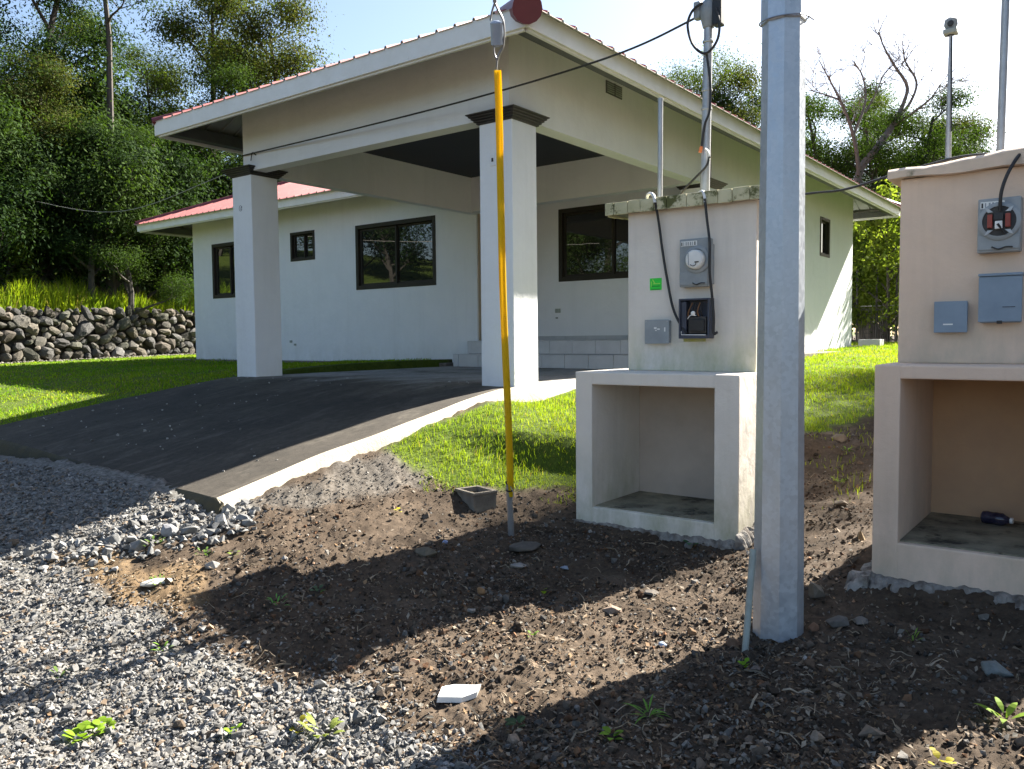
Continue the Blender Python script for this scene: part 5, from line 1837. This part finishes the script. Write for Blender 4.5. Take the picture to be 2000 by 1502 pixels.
GREY, PALE, BROWN, DARK = (.20, .20, .195), (.34, .33, .31), (.22, .15, .095), (.13, .12, .11)
rock(413, 1112, 40, 22, PALE, 'small white stone on the brown soil, alone below the gravel bank')
rock(305, 1143, 74, 20, (.52, .50, .44), 'flat pale stone with weeds growing against it', flat=.7)
rock(270, 1078, 52, 34, GREY, 'big grey boulder at the front of the gravel bank')
rock(222, 1062, 46, 34, GREY, 'grey rock leaning in the gravel bank, left of the big boulder')
rock(330, 1050, 50, 30, (.30, .30, .31), 'rounded dark grey rock in the middle of the gravel bank')
rock(372, 1045, 44, 26, GREY, 'angular grey rock near the right end of the gravel bank')
rock(452, 1000, 34, 26, PALE, 'pale rock against the corner of the ramp')
rock(432, 1028, 44, 30, PALE, 'whitish rock at the bottom right of the gravel bank')
rock(485, 1028, 34, 18, GREY, 'lone grey rock on the soil just right of the gravel bank')
rock(85, 1110, 34, 12, PALE, 'flat white stone lying on the orange clay')
rock(225, 1112, 20, 12, PALE, 'little white pebble on the orange clay', cat='pebble')
rock(940, 1168, 24, 22, (.34, .19, .09), 'round ochre stone in the pedestal shadow')
rock(1272, 1168, 44, 14, (.16, .14, .12), 'flat dark stone on the sunlit strip of soil', flat=.7)
rock(1345, 1072, 26, 16, GREY, 'pale rounded pebble in front of the pale pedestal')
rock(1012, 1112, 44, 14, (.30, .27, .24), 'flat grey stone below the guy anchor', flat=.8)
rock(1102, 1110, 24, 12, (.28, .32, .38), 'bluish pebble right of the guy anchor', cat='pebble')
rock(833, 1092, 60, 24, (.15, .125, .09), 'mossy lump of stone in shadow left of the guy anchor')
rock(1592, 1180, 46, 44, (.17, .145, .115), 'brown rock tucked behind the foot of the steel pole')
rock(1588, 1246, 30, 28, (.24, .13, .08), 'reddish stone touching the foot of the steel pole')
rock(1636, 1232, 60, 26, (.14, .125, .11), 'dark rock a step right of the steel pole')
rock(1680, 1222, 50, 20, (.19, .165, .14), 'flat brown rock below the peach pedestal corner', flat=.8)
rock(1945, 1322, 90, 46, (.20, .22, .21), 'large grey-green rock at the right edge of the shaded soil', flat=.7)
rock(1350, 1245, 26, 20, (.25, .16, .09), 'brown stone left of the leaning pipe stake')
rock(1430, 1262, 44, 26, (.20, .12, .075), 'rust brown clod beside the leaning pipe stake')
rock(1195, 1202, 50, 22, (.27, .20, .15), 'tan lump of earth on the sunlit strip of soil', name='earth_clod', cat='clod')
rock(1640, 858, 44, 20, (.21, .17, .13), 'brown stone at the lawn edge between the pedestals')
rock(1642, 992, 36, 18, (.22, .18, .135), 'flat stone on the soil behind the steel pole', flat=.8)
rock(1680, 1060, 26, 26, (.33, .24, .14), 'upright ochre stone beside the peach pedestal')
rock(1475, 1320, 34, 14, (.16, .13, .11), 'small dark stone below the leaning pipe stake')
rock(1700, 1440, 70, 30, (.24, .18, .13), 'brown lump in the sunlit patch at the bottom right', name='earth_clod', cat='clod')

# broken white tile
x, y = ground_at(893, 1376)
z = float(ground_top(np.array([x]), np.array([y]))[0])
R2, F2 = Vector((RIGHT[0], RIGHT[1], 0)).normalized(), Vector((FWD[0], FWD[1], 0)).normalized()
pts = [Vector((x, y, z + .012)) + R2 * a + F2 * b for a, b in ((-.075, -.05), (.02, -.055), (.075, -.01), (.085, .055), (-.02, .06), (-.066, .04))]
tag(MB().prism(pts, (0.003, 0.004, .022)).build('tile_shard', 'white', loc=(x, y, z)), 'broken white tile lying at the shadow edge on the soil', 'tile')
for (u, v, c_, lab) in ((1297, 1268, (.42, .50, .62), 'crumpled pale blue plastic scrap in the shaded soil'), (870, 1066, (.45, .50, .72), 'tiny bluish paper scrap left of the guy anchor')):
    rock(u, v, 34 if u > 1000 else 16, 16 if u > 1000 else 12, c_, lab, 'litter_scrap', 'litter')

# concrete box half sunk in the soil
qx, qy = ground_at(930, 986)
qz = gz1(qx, qy) + .015
cb = thing('concrete_box', (qx, qy, qz), 'small open concrete box sunk in the soil beside the guy wire', 'box')
ca_, sa_ = math.cos(-.30), math.sin(-.30)


def cbx(px_, py_, pz_):
    return (qx + px_ * ca_ - py_ * sa_, qy + px_ * sa_ + py_ * ca_, qz + pz_)


wv, dv, tv, hv = .125, .10, .022, .085
outer = [(-wv, -dv), (wv, -dv), (wv, dv), (-wv, dv)]
inner = [(-wv + tv, -dv + tv), (wv - tv, -dv + tv), (wv - tv, dv - tv), (-wv + tv, dv - tv)]
MB().rings([[cbx(a * .94, b * .94, -.08) for a, b in outer], [cbx(a * .97, b * .97, hv - .03) for a, b in outer], [cbx(a * 1.03, b * 1.03, hv - .012) for a, b in outer], [cbx(a * 1.02, b * 1.02, hv) for a, b in outer], [cbx(a, b, hv - .002) for a, b in inner], [cbx(a * .96, b * .96, -.02) for a, b in inner]], True).build('box_shell', 'block', cb)
# lump of concrete at the guy anchor
rock(1026, 1080, 96, 40, (.12, .105, .09), 'rough concrete lump at the foot of the guy wire', 'concrete_lump', 'concrete', flat=.5)
# leaning pipe stake
s0, s1 = ground_at(1455, 1282), None
p0 = Vector((s0[0], s0[1], gz1(*s0)))
sd_ = float(np.dot(np.array(p0) - np.array([CAM_XY[0], CAM_XY[1], CAM_H]), FWD))
p1 = sight(1471, 1073, sd_ + .12)
stake = thing('pipe_stake', tuple(p0), 'leaning grey-green pipe stake left of the steel pole', 'pipe')
dd = (p1 - p0).normalized()
MB().lathe(p0 - dd * .1, dd, [(0, .0145), ((p1 - p0).length + .10, .0155), ((p1 - p0).length + .10, .011), ((p1 - p0).length + .02, .011)], 12).build('pipe', 'pvc', stake, smooth=True)

# bottle lying in the right niche
bx_ = on_y(1946, 1006, -1.18)
bt = thing('bottle', (bx_[0], -1.18, .457), 'dark blue plastic bottle lying in the niche of the peach pedestal', 'bottle')
m, nt, N, L, p = nodes_of('dark_bottle_plastic')
L.new(ramp_node(nt, noise_node(nt, 22, 4).outputs['Fac'], [(.35, (.015, .014, .035)), (.65, (.05, .045, .075))]).outputs[0], p.inputs['Base Color'])
p.inputs['Roughness'].default_value = .12
MAT['bottle'] = m
ctr = Vector((bx_[0] - .075, -1.16, .457 + .036))
axb = Vector((1, -.12, -.02)).normalized()
MB().lathe(ctr, axb, [(0, .018), (.008, .032), (.03, .036), (.06, .033), (.075, .036), (.105, .035), (.125, .022), (.14, .015)], 18).build('bottle_body', 'bottle', bt, smooth=True)
MB().lathe(ctr + axb * .141, axb, [(0, .0165), (.014, .0165), (.016, .012)], 14).build('bottle_cap', 'white', bt)


# ------------------------------------------------------------------ weeds
def leaf_shape(p, d, up, ln, wd, V, F, C, col):
    """A bent leaf of four quads-as-triangles from p along d."""
    d, up = Vector(d).normalized(), Vector(up).normalized()
    side = d.cross(up).normalized()
    b = len(V)
    for t, k, dz in ((0, .12, 0), (.14, .55, .05), (.32, .95, .09), (.52, 1, .10), (.74, .72, .07), (.9, .34, .01), (1, .03, -.06)):
        c_ = Vector(p) + d * ln * t + up * ln * dz
        V += [c_ - side * wd * k * .5, c_ + side * wd * k * .5]
        C += [col, col]
    for k in range(6):
        q = b + 2 * k
        F += [q, q + 1, q + 3, q + 3, q + 2, q]


def weed(u, v, n, ln, wd, colr, label, cat='weed', name='weed', rise=.5, spread=.02):
    x, y = ground_at(u, v)
    z = float(ground_top(np.array([x]), np.array([y]))[0])
    V, F, C = [], [], []
    rr = random.Random(int(u + v * 3))
    for k in range(n):
        a = 2 * math.pi * k / n + rr.uniform(-.5, .5)
        r_ = rr.uniform(.3, 1) * spread
        d = Vector((math.cos(a), math.sin(a), rise * rr.uniform(.3, 1.6)))
        kk = rr.uniform(.7, 1.3)
        leaf_shape((x + math.cos(a) * r_, y + math.sin(a) * r_, z + .004 + rr.uniform(0, .03)), d, (0, 0, 1), ln * .75 * rr.uniform(.6, 1.1), wd * .75 * rr.uniform(.7, 1.2), V, F, C, tuple(q * kk for q in colr))
    o = mesh_arrays(name, np.array([tuple(q) for q in V]), np.array(F), 3, MAT['weed'], loc=(x, y, z), col=np.array(C))
    return tag(o, label, cat)


LG, DG, YG = (.19, .30, .03), (.09, .17, .03), (.33, .31, .03)
weed(160, 1440, 16, .065, .045, LG, 'bright green leafy weed in the gravel at the lower left', spread=.05)
weed(196, 1425, 12, .055, .04, LG, 'second bright weed just right of the leafy one in the gravel', spread=.03)
weed(628, 1440, 14, .075, .03, (.20, .24, .06), 'yellowing weed at the right edge of the gravel', spread=.05)
weed(585, 1425, 5, .05, .04, (.28, .25, .03), 'small yellow-leaved sprig left of the yellowing weed', spread=.02)
weed(455, 1454, 6, .035, .03, LG, 'tiny green seedling alone in the lower gravel', spread=.015)
weed(540, 1195, 12, .06, .012, (.10, .24, .06), 'grass tuft in the shadow near the gravel', spread=.04)
weed(620, 1168, 8, .05, .035, (.10, .15, .09), 'dull green weed in the shadow above the grass tuft', spread=.03)
weed(300, 1075, 16, .05, .016, (.12, .19, .05), 'green tuft between boulders of the gravel bank', spread=.06)
weed(400, 1086, 10, .045, .016, (.12, .20, .05), 'small tuft on the soil below the gravel bank', spread=.04)
weed(458, 1088, 5, .04, .025, (.16, .22, .04), 'two-leaf seedling on the brown soil below the ramp corner', spread=.015)
weed(310, 1140, 16, .04, .012, (.16, .24, .06), 'fringe of grass behind the flat pale stone', spread=.05)
weed(320, 1272, 10, .045, .014, (.14, .24, .04), 'green sprout at the tip of the pedestal shadow', spread=.03)
weed(115, 1333, 9, .05, .014, (.12, .18, .05), 'thin sprout in the gravel left of the dark wire lines', spread=.03)
weed(779, 1007, 3, .04, .04, YG, 'single yellow leaf on the sunlit soil', 'leaf', 'fallen_leaf', .2, .008)
weed(1062, 1162, 3, .035, .035, (.22, .32, .02), 'single lime leaf in the pedestal shadow', 'leaf', 'fallen_leaf', .4, .008)
weed(1040, 1253, 7, .035, .02, (.15, .25, .05), 'little sprig on the sunlit strip of soil', spread=.02)
weed(1266, 1418, 14, .13, .010, (.11, .22, .04), 'star-shaped grass plant spread on the shaded soil', 'plant', 'grass_plant', .25, .01)
weed(1195, 1455, 5, .06, .03, (.14, .24, .03), 'broad green leaf on the shaded soil at the bottom', 'leaf', 'fallen_leaf', .2, .02)
weed(1453, 1308, 5, .05, .035, (.18, .32, .03), 'bright green leaf below the leaning pipe stake', 'leaf', 'fallen_leaf', .6, .012)
weed(1010, 1430, 8, .045, .035, (.08, .13, .07), 'grey-green weed in the large shadow at the bottom', spread=.03)
weed(1348, 1072, 5, .07, .06, (.05, .13, .06), 'round dark leaf in front of the pale pedestal', 'leaf', 'fallen_leaf', .3, .01)
weed(1962, 1428, 6, .10, .035, (.22, .33, .05), 'long pointed green leaves at the bottom right corner', 'plant', 'plant', .5, .02)
weed(1840, 1492, 7, .045, .028, (.38, .33, .05), 'yellow leaves at the bottom edge of the picture', 'leaf', 'fallen_leaf', .4, .03)
weed(1784, 1266, 6, .06, .012, (.14, .22, .05), 'thin seedling in the shade below the peach pedestal', spread=.015, rise=1.2)
weed(1640, 940, 14, .07, .015, (.17, .24, .05), 'tuft of grass on the soil right of the steel pole', spread=.03)
weed(1655, 885, 14, .08, .016, (.17, .26, .05), 'larger grass tuft at the lawn edge right of the steel pole', spread=.03)
weed(880, 965, 10, .05, .015, (.20, .26, .06), 'tuft at the left foot of the concrete box', spread=.05)
weed(850, 745, 5, .16, .018, (.10, .17, .04), 'tall weed at the end of the lawn strip by the carport slab', rise=1.4, spread=.05)


# ------------------------------------------------------------------ trees
def grow(rng, height, trunk_r, spread, levels=3, first=.35, lean=(0, 0), up=.45, n_main=7, crook=.08):
    """A branching skeleton: returns tubes [(pts, radii)] and twig ends."""
    tubes, ends = [], []

    def branch(p, d, ln, r, lev):
        n = 5
        pts, rad_ = [p.copy()], [r]
        d = d.copy()
        for k in range(n):
            d = (d + Vector(rng.normal(0, crook * (1 + lev * .6), 3)) + Vector((0, 0, .05 * (1 if lev else 0)))).normalized()
            p = p + d * ln / n
            pts.append(p.copy())
            rad_.append(r * (1 - .75 * (k + 1) / n))
        tubes.append((pts, rad_))
        if lev >= levels:
            for q in (pts[-1], pts[-2], pts[-4]):
                ends.append((q, lev))
            return
        kids = n_main if lev == 0 else int(rng.integers(3, 5))
        for k in range(kids):
            f = first + (1 - first) * (k + rng.uniform(.2, .9)) / kids if lev == 0 else rng.uniform(.35, 1)
            i = min(int(f * n), n - 1)
            q = pts[i].lerp(pts[i + 1], f * n - i)
            a = rng.uniform(0, 2 * np.pi) if lev else 2.4 * k + rng.uniform(-.4, .4)
            out = Vector((math.cos(a), math.sin(a), 0))
            nd = (out * (1 - up * .5) + d * (.35 if lev else .1) + Vector((0, 0, up * rng.uniform(.4, 1.3)))).normalized()
            taper = 1 - .55 * f if lev == 0 else .8
            branch(q, nd, (spread if lev == 0 else ln * .62) * rng.uniform(.7, 1.15) * taper, rad_[i] * .55, lev + 1)
        ends.append((pts[-1], lev))

    branch(Vector((0, 0, 0)), Vector((lean[0], lean[1], 1)).normalized(), height, trunk_r, 0)
    return tubes, ends


def limb_mesh(name, tubes, mat, min_r=.006, sides=6):
    mb = MB()
    for pts, rad_ in tubes:
        mb.tube(pts, [max(q, min_r) for q in rad_], sides if rad_[0] > .03 else 4)
    ob = mb.build(name, mat, smooth=True)
    me = ob.data
    bpy.data.objects.remove(ob)
    return me


def leaf_cloud(name, centres, per, sig, size, cols, rng, droop=.2, flatten=.8, aspect=.5):
    cs = np.array([tuple(c_) for c_ in centres])
    n = len(cs) * per
    clump = np.repeat(np.arange(len(cs)), per)
    p = cs[clump] + rng.normal(0, 1, (n, 3)) * np.array([sig, sig, sig * flatten])
    out = (p - cs[clump]) / (np.linalg.norm(p - cs[clump], axis=1)[:, None] + 1e-6)
    nrm = rng.normal(0, 1, (n, 3)) * .42 + out * .75 + np.array([0, 0, .45])
    nrm /= np.linalg.norm(nrm, axis=1)[:, None] + 1e-9
    d = np.cross(nrm, rng.normal(0, 1, (n, 3)))
    d /= np.linalg.norm(d, axis=1)[:, None] + 1e-9
    d[:, 2] -= droop
    s_ = np.cross(d, nrm)
    s_ /= np.linalg.norm(s_, axis=1)[:, None] + 1e-9
    ln = (size * rng.uniform(.6, 1.3, n))[:, None]
    w = ln * aspect
    P = np.stack([p, p + d * ln * .5 + s_ * w * .5, p + d * ln, p + d * ln * .5 - s_ * w * .5], 1)
    F = (np.array([[0, 1, 2, 3]])[None] + (np.arange(n) * 4)[:, None, None]).reshape(-1)
    shade = rng.uniform(.6, 1.35, len(cs))[clump] * rng.uniform(.85, 1.15, n)
    mixk = np.clip(rng.uniform(0, 1, len(cs))[clump] * .7 + rng.uniform(0, .5, n) - .1, 0, 1)[:, None]
    c_ = (np.array(cols[0]) * (1 - mixk) + np.array(cols[1]) * mixk) * shade[:, None]
    ob = mesh_arrays(name, P.reshape(-1, 3), F, 4, MAT['leaf'], loc=(0, 0, 0), col=np.repeat(c_, 4, 0))
    me = ob.data
    bpy.data.objects.remove(ob)
    return me


def tree_kind(seed, height, trunk_r, spread, cols, per=26, sig=.42, size=.16, levels=3, first=.3, n_main=8, up=.45, flatten=.75, aspect=.5):
    rng = np.random.default_rng(seed)
    tubes, ends = grow(rng, height, trunk_r, spread, levels, first, (rng.normal(0, .06), rng.normal(0, .06)), up, n_main)
    cen = [e for e, lev in ends if lev >= 1]
    return limb_mesh('trunk', tubes, 'bark', .008), leaf_cloud('crown', cen, per, sig, size, cols, rng, flatten=flatten, aspect=aspect)


G1, G2, G3, G4, G5 = (.029, .055, .015), (.054, .090, .019), (.115, .150, .028), (.090, .085, .030), (.019, .038, .015)
KINDS = {
    'broad': tree_kind(41, 9.0, .20, 3.4, (G1, G2), 80, .36, .088, n_main=9, first=.25, flatten=.65),
    'light': tree_kind(42, 8.5, .13, 3.4, (G2, G3), 80, .38, .078, n_main=9, first=.35, aspect=.35, flatten=.42),
    'olive': tree_kind(43, 9.0, .18, 3.3, (G2, G4), 105, .44, .090, n_main=9, first=.3, flatten=.6),
    'dark': tree_kind(44, 9.0, .20, 3.2, (G5, G1), 80, .36, .090, n_main=10, first=.15, flatten=.6),
    'tall': tree_kind(45, 15.0, .15, 3.6, (G5, G2), 60, .46, .080, n_main=9, first=.62, up=.25, flatten=.35),
    'bush': tree_kind(46, 2.8, .07, 1.9, (G5, G1), 150, .27, .082, levels=2, first=.02, n_main=11, up=.5),
    'bush_b': tree_kind(47, 3.0, .07, 2.0, (G5, G2), 150, .28, .087, levels=2, first=.02, n_main=11, up=.6, aspect=.4),
    'sun_bush': tree_kind(48, 4.2, .08, 1.9, ((.085, .135, .026), (.18, .225, .045)), 30, .24, .175, levels=2, first=.05, n_main=14, up=.5, aspect=.5),
}
KINDS['sun_bush'][1].materials[0] = leaf_mat('painted_sunlit_leaf', 0.6, 0.6, (1.35, 1.35, 0.5))  # sunlight painted into these shrubs' leaves: lighter and more translucent
print({k: (len(v[0].polygons), len(v[1].polygons)) for k, v in KINDS.items()})


def plant(kind, name, u, dist, scale, rot, label, cat, group, dz=-.1, sz=None):
    x, y = far(u, dist)
    root = thing(name, (x, y, gz1(x, y) + dz), label, cat, group)
    root.rotation_euler.z = rot
    root.scale = (scale, scale, sz or scale)
    for part, me in zip(('trunk', 'crown'), KINDS[kind]):
        ob = bpy.data.objects.new(part, me)
        COL.objects.link(ob)
        ob.parent = root
    return root


LEFT = 'trees on the bank behind the stone wall'
plant('tall', 'tree', 222, 25.0, .95, .4, 'tall tree with a bare straight trunk rising clear of the wood', 'tree', LEFT)
plant('olive', 'tree', 560, 33, 1.24, 1.2, 'olive brown tree standing just behind the carport eave', 'tree', LEFT)
plant('olive', 'tree', 430, 34, 1.30, 2.9, 'reddish olive tree left of the one over the carport eave', 'tree', LEFT)
plant('light', 'tree', 640, 37, 1.0, .3, 'small pale tree whose top shows above the left roof slope', 'tree', LEFT)
plant('light', 'tree', 130, 28, .98, 2.2, 'feathery light green tree left of the bare straight trunk', 'tree', LEFT)
plant('light', 'tree', 320, 30, .98, 4.0, 'feathery light green tree right of the bare straight trunk', 'tree', LEFT)
plant('dark', 'tree', 30, 26, 1.2, .9, 'tall dark tree at the left edge of the picture', 'tree', LEFT)
plant('broad', 'tree', 410, 29.5, .86, 5.1, 'round mid green tree above the wing roof', 'tree', LEFT)
plant('broad', 'tree', -110, 24, 1.15, 1.9, 'broad dark tree leaning in from beyond the left edge', 'tree', LEFT)
plant('dark', 'tree', 500, 31, .68, .2, 'low dark tree between the carport column and wing roof', 'tree', LEFT)
plant('tall', 'tree', -20, 36, 1.0, 3.0, 'second tall thin tree further back at the left edge', 'tree', LEFT)
plant('dark', 'tree', 185, 23.6, .56, 2.0, 'low dark tree left of the bare straight trunk', 'tree', LEFT)
plant('broad', 'tree', 262, 24.2, .56, 0.6, 'low mid green tree right of the bare straight trunk', 'tree', LEFT)
plant('olive', 'tree', 95, 24.5, .72, 3.3, 'low olive tree below the feathery one at the left', 'tree', LEFT)
plant('broad', 'tree', 335, 26.5, .62, 1.3, 'low green tree behind the corner of the wing roof', 'tree', LEFT)
SH = 'shrubs on the bank behind the stone wall'
for (kd, u, dd_, sc, ro, lab) in (
        ('bush', -20, 22.3, 1.25, .3, 'dark shrub behind the wall at the left edge of the picture'),
        ('bush_b', 45, 23.6, 1.4, 1.3, 'dense shrub under the tall dark tree at the left'),
        ('bush', 105, 24.2, 1.4, 2.1, 'dense shrub below the feathery tree at the left'),
        ('bush_b', 165, 24.6, 1.5, 3.9, 'tall dark shrub left of the bare trunk\'s foot'),
        ('bush', 222, 25.4, 1.5, 5.2, 'dark shrub hiding the foot of the bare trunk'),
        ('bush_b', 285, 26.2, 1.5, .8, 'dark shrub right of the bare trunk\'s foot'),
        ('bush', 345, 27.0, 1.5, 2.7, 'leafy shrub under the corner of the wing roof'),
        ('bush_b', 405, 28.2, 1.5, 4.4, 'dark shrub showing behind the wing of the house'),
        ('sun_bush', 12, 22.8, .72, .2, 'yellow-leaved shrub catching sun at the left edge'),
        ('bush', 75, 27.5, 1.9, 4.8, 'tall dark shrub behind the left front shrubs'),
        ('bush_b', 195, 28.5, 1.95, 1.6, 'tall dark shrub behind the bare trunk'),
        ('bush', 320, 30.0, 2.0, .1, 'tall dark shrub behind the wing roof corner'),
        ('bush_b', 470, 30.5, 1.7, 2.3, 'dark shrub between the wing roof and the left column')):
    plant(kd, 'shrub', u, dd_, sc, ro, lab, 'shrub', SH)
RG = 'trees behind the right side of the house'
plant('light', 'tree', 1335, 32, 1.18, 2.0, 'bushy green tree whose top shows left of the coiled mast', 'tree', RG)
plant('olive', 'tree', 1425, 33, 1.08, .5, 'green tree over the roof between mast and steel pole', 'tree', RG)
plant('broad', 'tree', 1480, 35, 1.02, 3.3, 'dark leafy tree half hidden by the steel pole', 'tree', RG)
plant('broad', 'tree', 1705, 28, .80, 2.2, 'full green tree right behind the fork of the bare one', 'tree', RG)
plant('dark', 'tree', 1840, 30, .84, 1.7, 'dark leafy tree right of the slender hooded mast', 'tree', RG)
plant('dark', 'tree', 1395, 35, 1.02, 5.1, 'dark tree filling the gap left of the coiled mast', 'tree', RG)
plant('broad', 'tree', 1650, 33, .98, 3.9, 'full dark tree behind the trunk of the bare one', 'tree', RG)
plant('broad', 'tree', 1615, 28, .86, 1.1, 'dark green tree right of the steel pole, behind the bare one', 'tree', RG)
plant('light', 'tree', 1725, 30, .95, 4.2, 'yellow-green tree behind the forked bare branches', 'tree', RG)
plant('broad', 'tree', 1800, 28, .86, 5.5, 'leafy tree left of the slender hooded mast', 'tree', RG)
plant('olive', 'tree', 1860, 31, .84, 2.4, 'thin tree at the far right beside the hooded mast', 'tree', RG)
plant('light', 'tree', 1690, 38, .80, .7, 'pale tree seen far back under the far eave of the house', 'tree', RG)
RS = 'shrubs behind the right end of the house'
for (kd, u, dd_, sc, ro, lab) in (
        ('sun_bush', 1688, 22.0, .82, 1.4, 'sunlit shrub right beside the far corner of the house'),
        ('sun_bush', 1735, 21.0, .80, 3.1, 'sunlit shrub between the house and the peach pedestal'),
        ('sun_bush', 1712, 25.0, 1.1, 5.0, 'taller shrub behind the two sunlit ones'),
        ('sun_bush', 1800, 22.0, .95, .4, 'shrub hidden behind the peach pedestal'),
        ('bush', 1660, 27.0, 1.4, 2.6, 'dark shrub behind the far corner of the house')):
    plant(kd, 'shrub', u, dd_, sc, ro, lab, 'shrub', RS)
# unseen trees: windows mirror the left ones, right ones added to block sky and sun
OFF = 'roadside trees outside the picture'
for k, (x, y, sc) in enumerate(((-35, -7, 1.2), (-31, -12, 1.1), (-28, -17, 1.15), (-24, -21, 1.1), (-20, -25, 1.15), (-15, -27, 1.1), (-33, -18, 1.4), (-25, -27, 1.4), (7.2, 18, 1.22), (8.2, 24.5, 1.4), (6.3, 12.2, 0.78), (10.5, 0, 1.1), (10.5, 5.5, 1.15), (11, 10.5, 1.15), (12, 16, 1.2), (13.5, 21, 1.15), (13, -4, 1.0), (17, 4, 1.3), (18, 12, 1.35))):
    root = thing('tree', (x, y, gz1(x, y) - .1), 'leafy tree out of view, for window reflections and added shade', 'tree', OFF)
    root.scale = (sc,) * 3
    root.rotation_euler.z = k * 1.3
    for part, me in zip(('trunk', 'crown'), KINDS[('dark', 'broad', 'dark')[k % 3]]):
        ob = bpy.data.objects.new(part, me)
        COL.objects.link(ob)
        ob.parent = root
for k in range(13):
    a = k / 12
    x, y = -33 + 30 * a, -8 - 17 * a + 2 * math.sin(k * 2.1)
    root = thing('shrub', (x, y, gz1(x, y) - .1), 'roadside shrub mirrored in the windows', 'shrub', 'roadside shrubs outside the picture')
    root.scale = (1.5, 1.5, 1.5)
    root.rotation_euler.z = k * 1.7
    for part, me in zip(('trunk', 'crown'), KINDS[('bush', 'bush_b')[k % 2]]):
        ob = bpy.data.objects.new(part, me)
        COL.objects.link(ob)
        ob.parent = root

# a wood closing the view behind the left trees
rng = np.random.default_rng(77)
cen = []
for k in range(900):
    u, dist = rng.uniform(-300, 640), rng.uniform(30, 40)
    x, y = far(u, dist)
    cen.append((x, y, gz1(x, y) + rng.uniform(.0, 1.0) ** 1.3 * 6.0 * (.75 + .25 * math.sin(u * .013))))
for k in range(260):
    u, dist = rng.uniform(1500, 2300), rng.uniform(34, 40)
    x, y = far(u, dist)
    cen.append((x, y, gz1(x, y) + rng.uniform(.0, 1.0) * 3.5))
me = leaf_cloud('distant_wood', cen, 60, .85, .20, (G5, G1), rng)
ob = bpy.data.objects.new('distant_wood', me)
COL.objects.link(ob)
tag(ob, 'dark wood closing the view behind the left trees', kind='stuff')


# bare forked tree against the white sky
def dead_tree():
    rng = np.random.default_rng(12)
    D = 26.0
    base = sight(1690, 470, D)
    gx_, gy_ = base.x, base.y
    zb = gz1(gx_, gy_)
    root = thing('bare_tree', (gx_, gy_, zb), 'leafless tree with forked grey limbs against the white sky', 'tree', RG)
    tubes = []

    def path(pts, r0, r1):
        p = [sight(u, v, D + w) for u, v, w in pts]
        p = curve_pts(p, 4)
        tubes.append((p, list(np.linspace(r0, r1, len(p)))))
        return p

    def twigs(p, r, cnt, ln, lev=0):
        for k in range(cnt):
            i = int(len(p) * rng.uniform(.35, 1)) - 1
            q = p[max(i, 1)]
            t = (p[max(i, 1)] - p[max(i, 1) - 1]).normalized()
            d = (t * .8 + Vector(RIGHT) * rng.normal(0, .8) + Vector((0, 0, 1)) * rng.uniform(-.1, .8) + Vector(FWD) * rng.normal(0, .4)).normalized()
            pts = [q.copy()]
            for s_ in range(4):
                d = (d + Vector(rng.normal(0, .22, 3))).normalized()
                pts.append(pts[-1] + d * ln / 4)
            tubes.append((pts, list(np.linspace(r, r * .3, 5))))
            if lev < 1:
                twigs(pts, r * .6, 3, ln * .55, lev + 1)

    tubes.append(([Vector((gx_, gy_, zb - .2)), Vector((gx_, gy_, zb + 1.5)), sight(1690, 470, D)], [.20, .17, .15]))
    trunk = path([(1690, 470, 0), (1675, 350, 0), (1712, 290, 0), (1742, 248, .3), (1760, 215, .4)], .15, .085)
    a = path([(1760, 215, .4), (1772, 170, .5), (1748, 130, .5), (1728, 95, .4), (1715, 62, .3)], .07, .015)
    b = path([(1752, 232, .4), (1778, 200, .6), (1790, 160, .8), (1768, 120, .8), (1765, 95, .7)], .06, .015)
    c_ = path([(1745, 245, .3), (1790, 215, 0), (1820, 190, -.3), (1836, 165, -.4)], .05, .014)
    d_ = path([(1680, 360, 0), (1670, 280, -.4), (1650, 215, -.6), (1625, 165, -.6), (1600, 118, -.5)], .08, .015)
    e_ = path([(1668, 262, -.4), (1690, 200, -.2), (1685, 150, 0), (1665, 118, 0)], .05, .014)
    f_ = path([(1640, 195, -.6), (1612, 185, -.6), (1580, 176, -.5)], .035, .012)
    h_ = path([(1690, 220, 0), (1712, 180, .2), (1722, 150, .3)], .04, .012)
    for p, cnt in ((a, 6), (b, 6), (c_, 5), (d_, 7), (e_, 6), (f_, 3), (h_, 3)):
        twigs(p, .014, int(cnt * 2.3), rng.uniform(.8, 1.3))
    mb = MB()
    for pts, rad_ in tubes:
        mb.tube(pts, [max(q, .0065) for q in rad_], 6 if rad_[0] > .04 else 4)
    mb.build('limbs', 'dead_bark', root, smooth=True)


dead_tree()

# wire fence at the far right corner of the house
fx0, fy0 = far(1673, 21.3)
fx1, fy1 = far(1790, 20.5)
fz = gz1(fx0, fy0)
fence = thing('wire_fence', (fx0, fy0, fz), 'dark mesh fence with a slim post behind the far corner of the house', 'fence')
for k in range(4):
    t = k / 3
    x, y = fx0 + (fx1 - fx0) * t, fy0 + (fy1 - fy0) * t
    MB().tube([(x, y, gz1(x, y) - .2), (x, y, fz + 1.9)], .03, 8).build('post', 'capital', fence, smooth=True)
MB().tube([(fx0, fy0, fz + .95), (fx1, fy1, fz + .95)], .018, 6).build('rail', 'wire_grey', fence)
mb = MB()
for k in range(26):
    t = k / 25
    x, y = fx0 + (fx1 - fx0) * t, fy0 + (fy1 - fy0) * t
    mb.tube([(x, y, fz), (x, y, fz + .9)], .008, 4)
for k in range(9):
    mb.tube([(fx0, fy0, fz + .05 + k * .1), (fx1, fy1, fz + .05 + k * .1)], .006, 4)
mb.build('mesh', 'capital', fence)
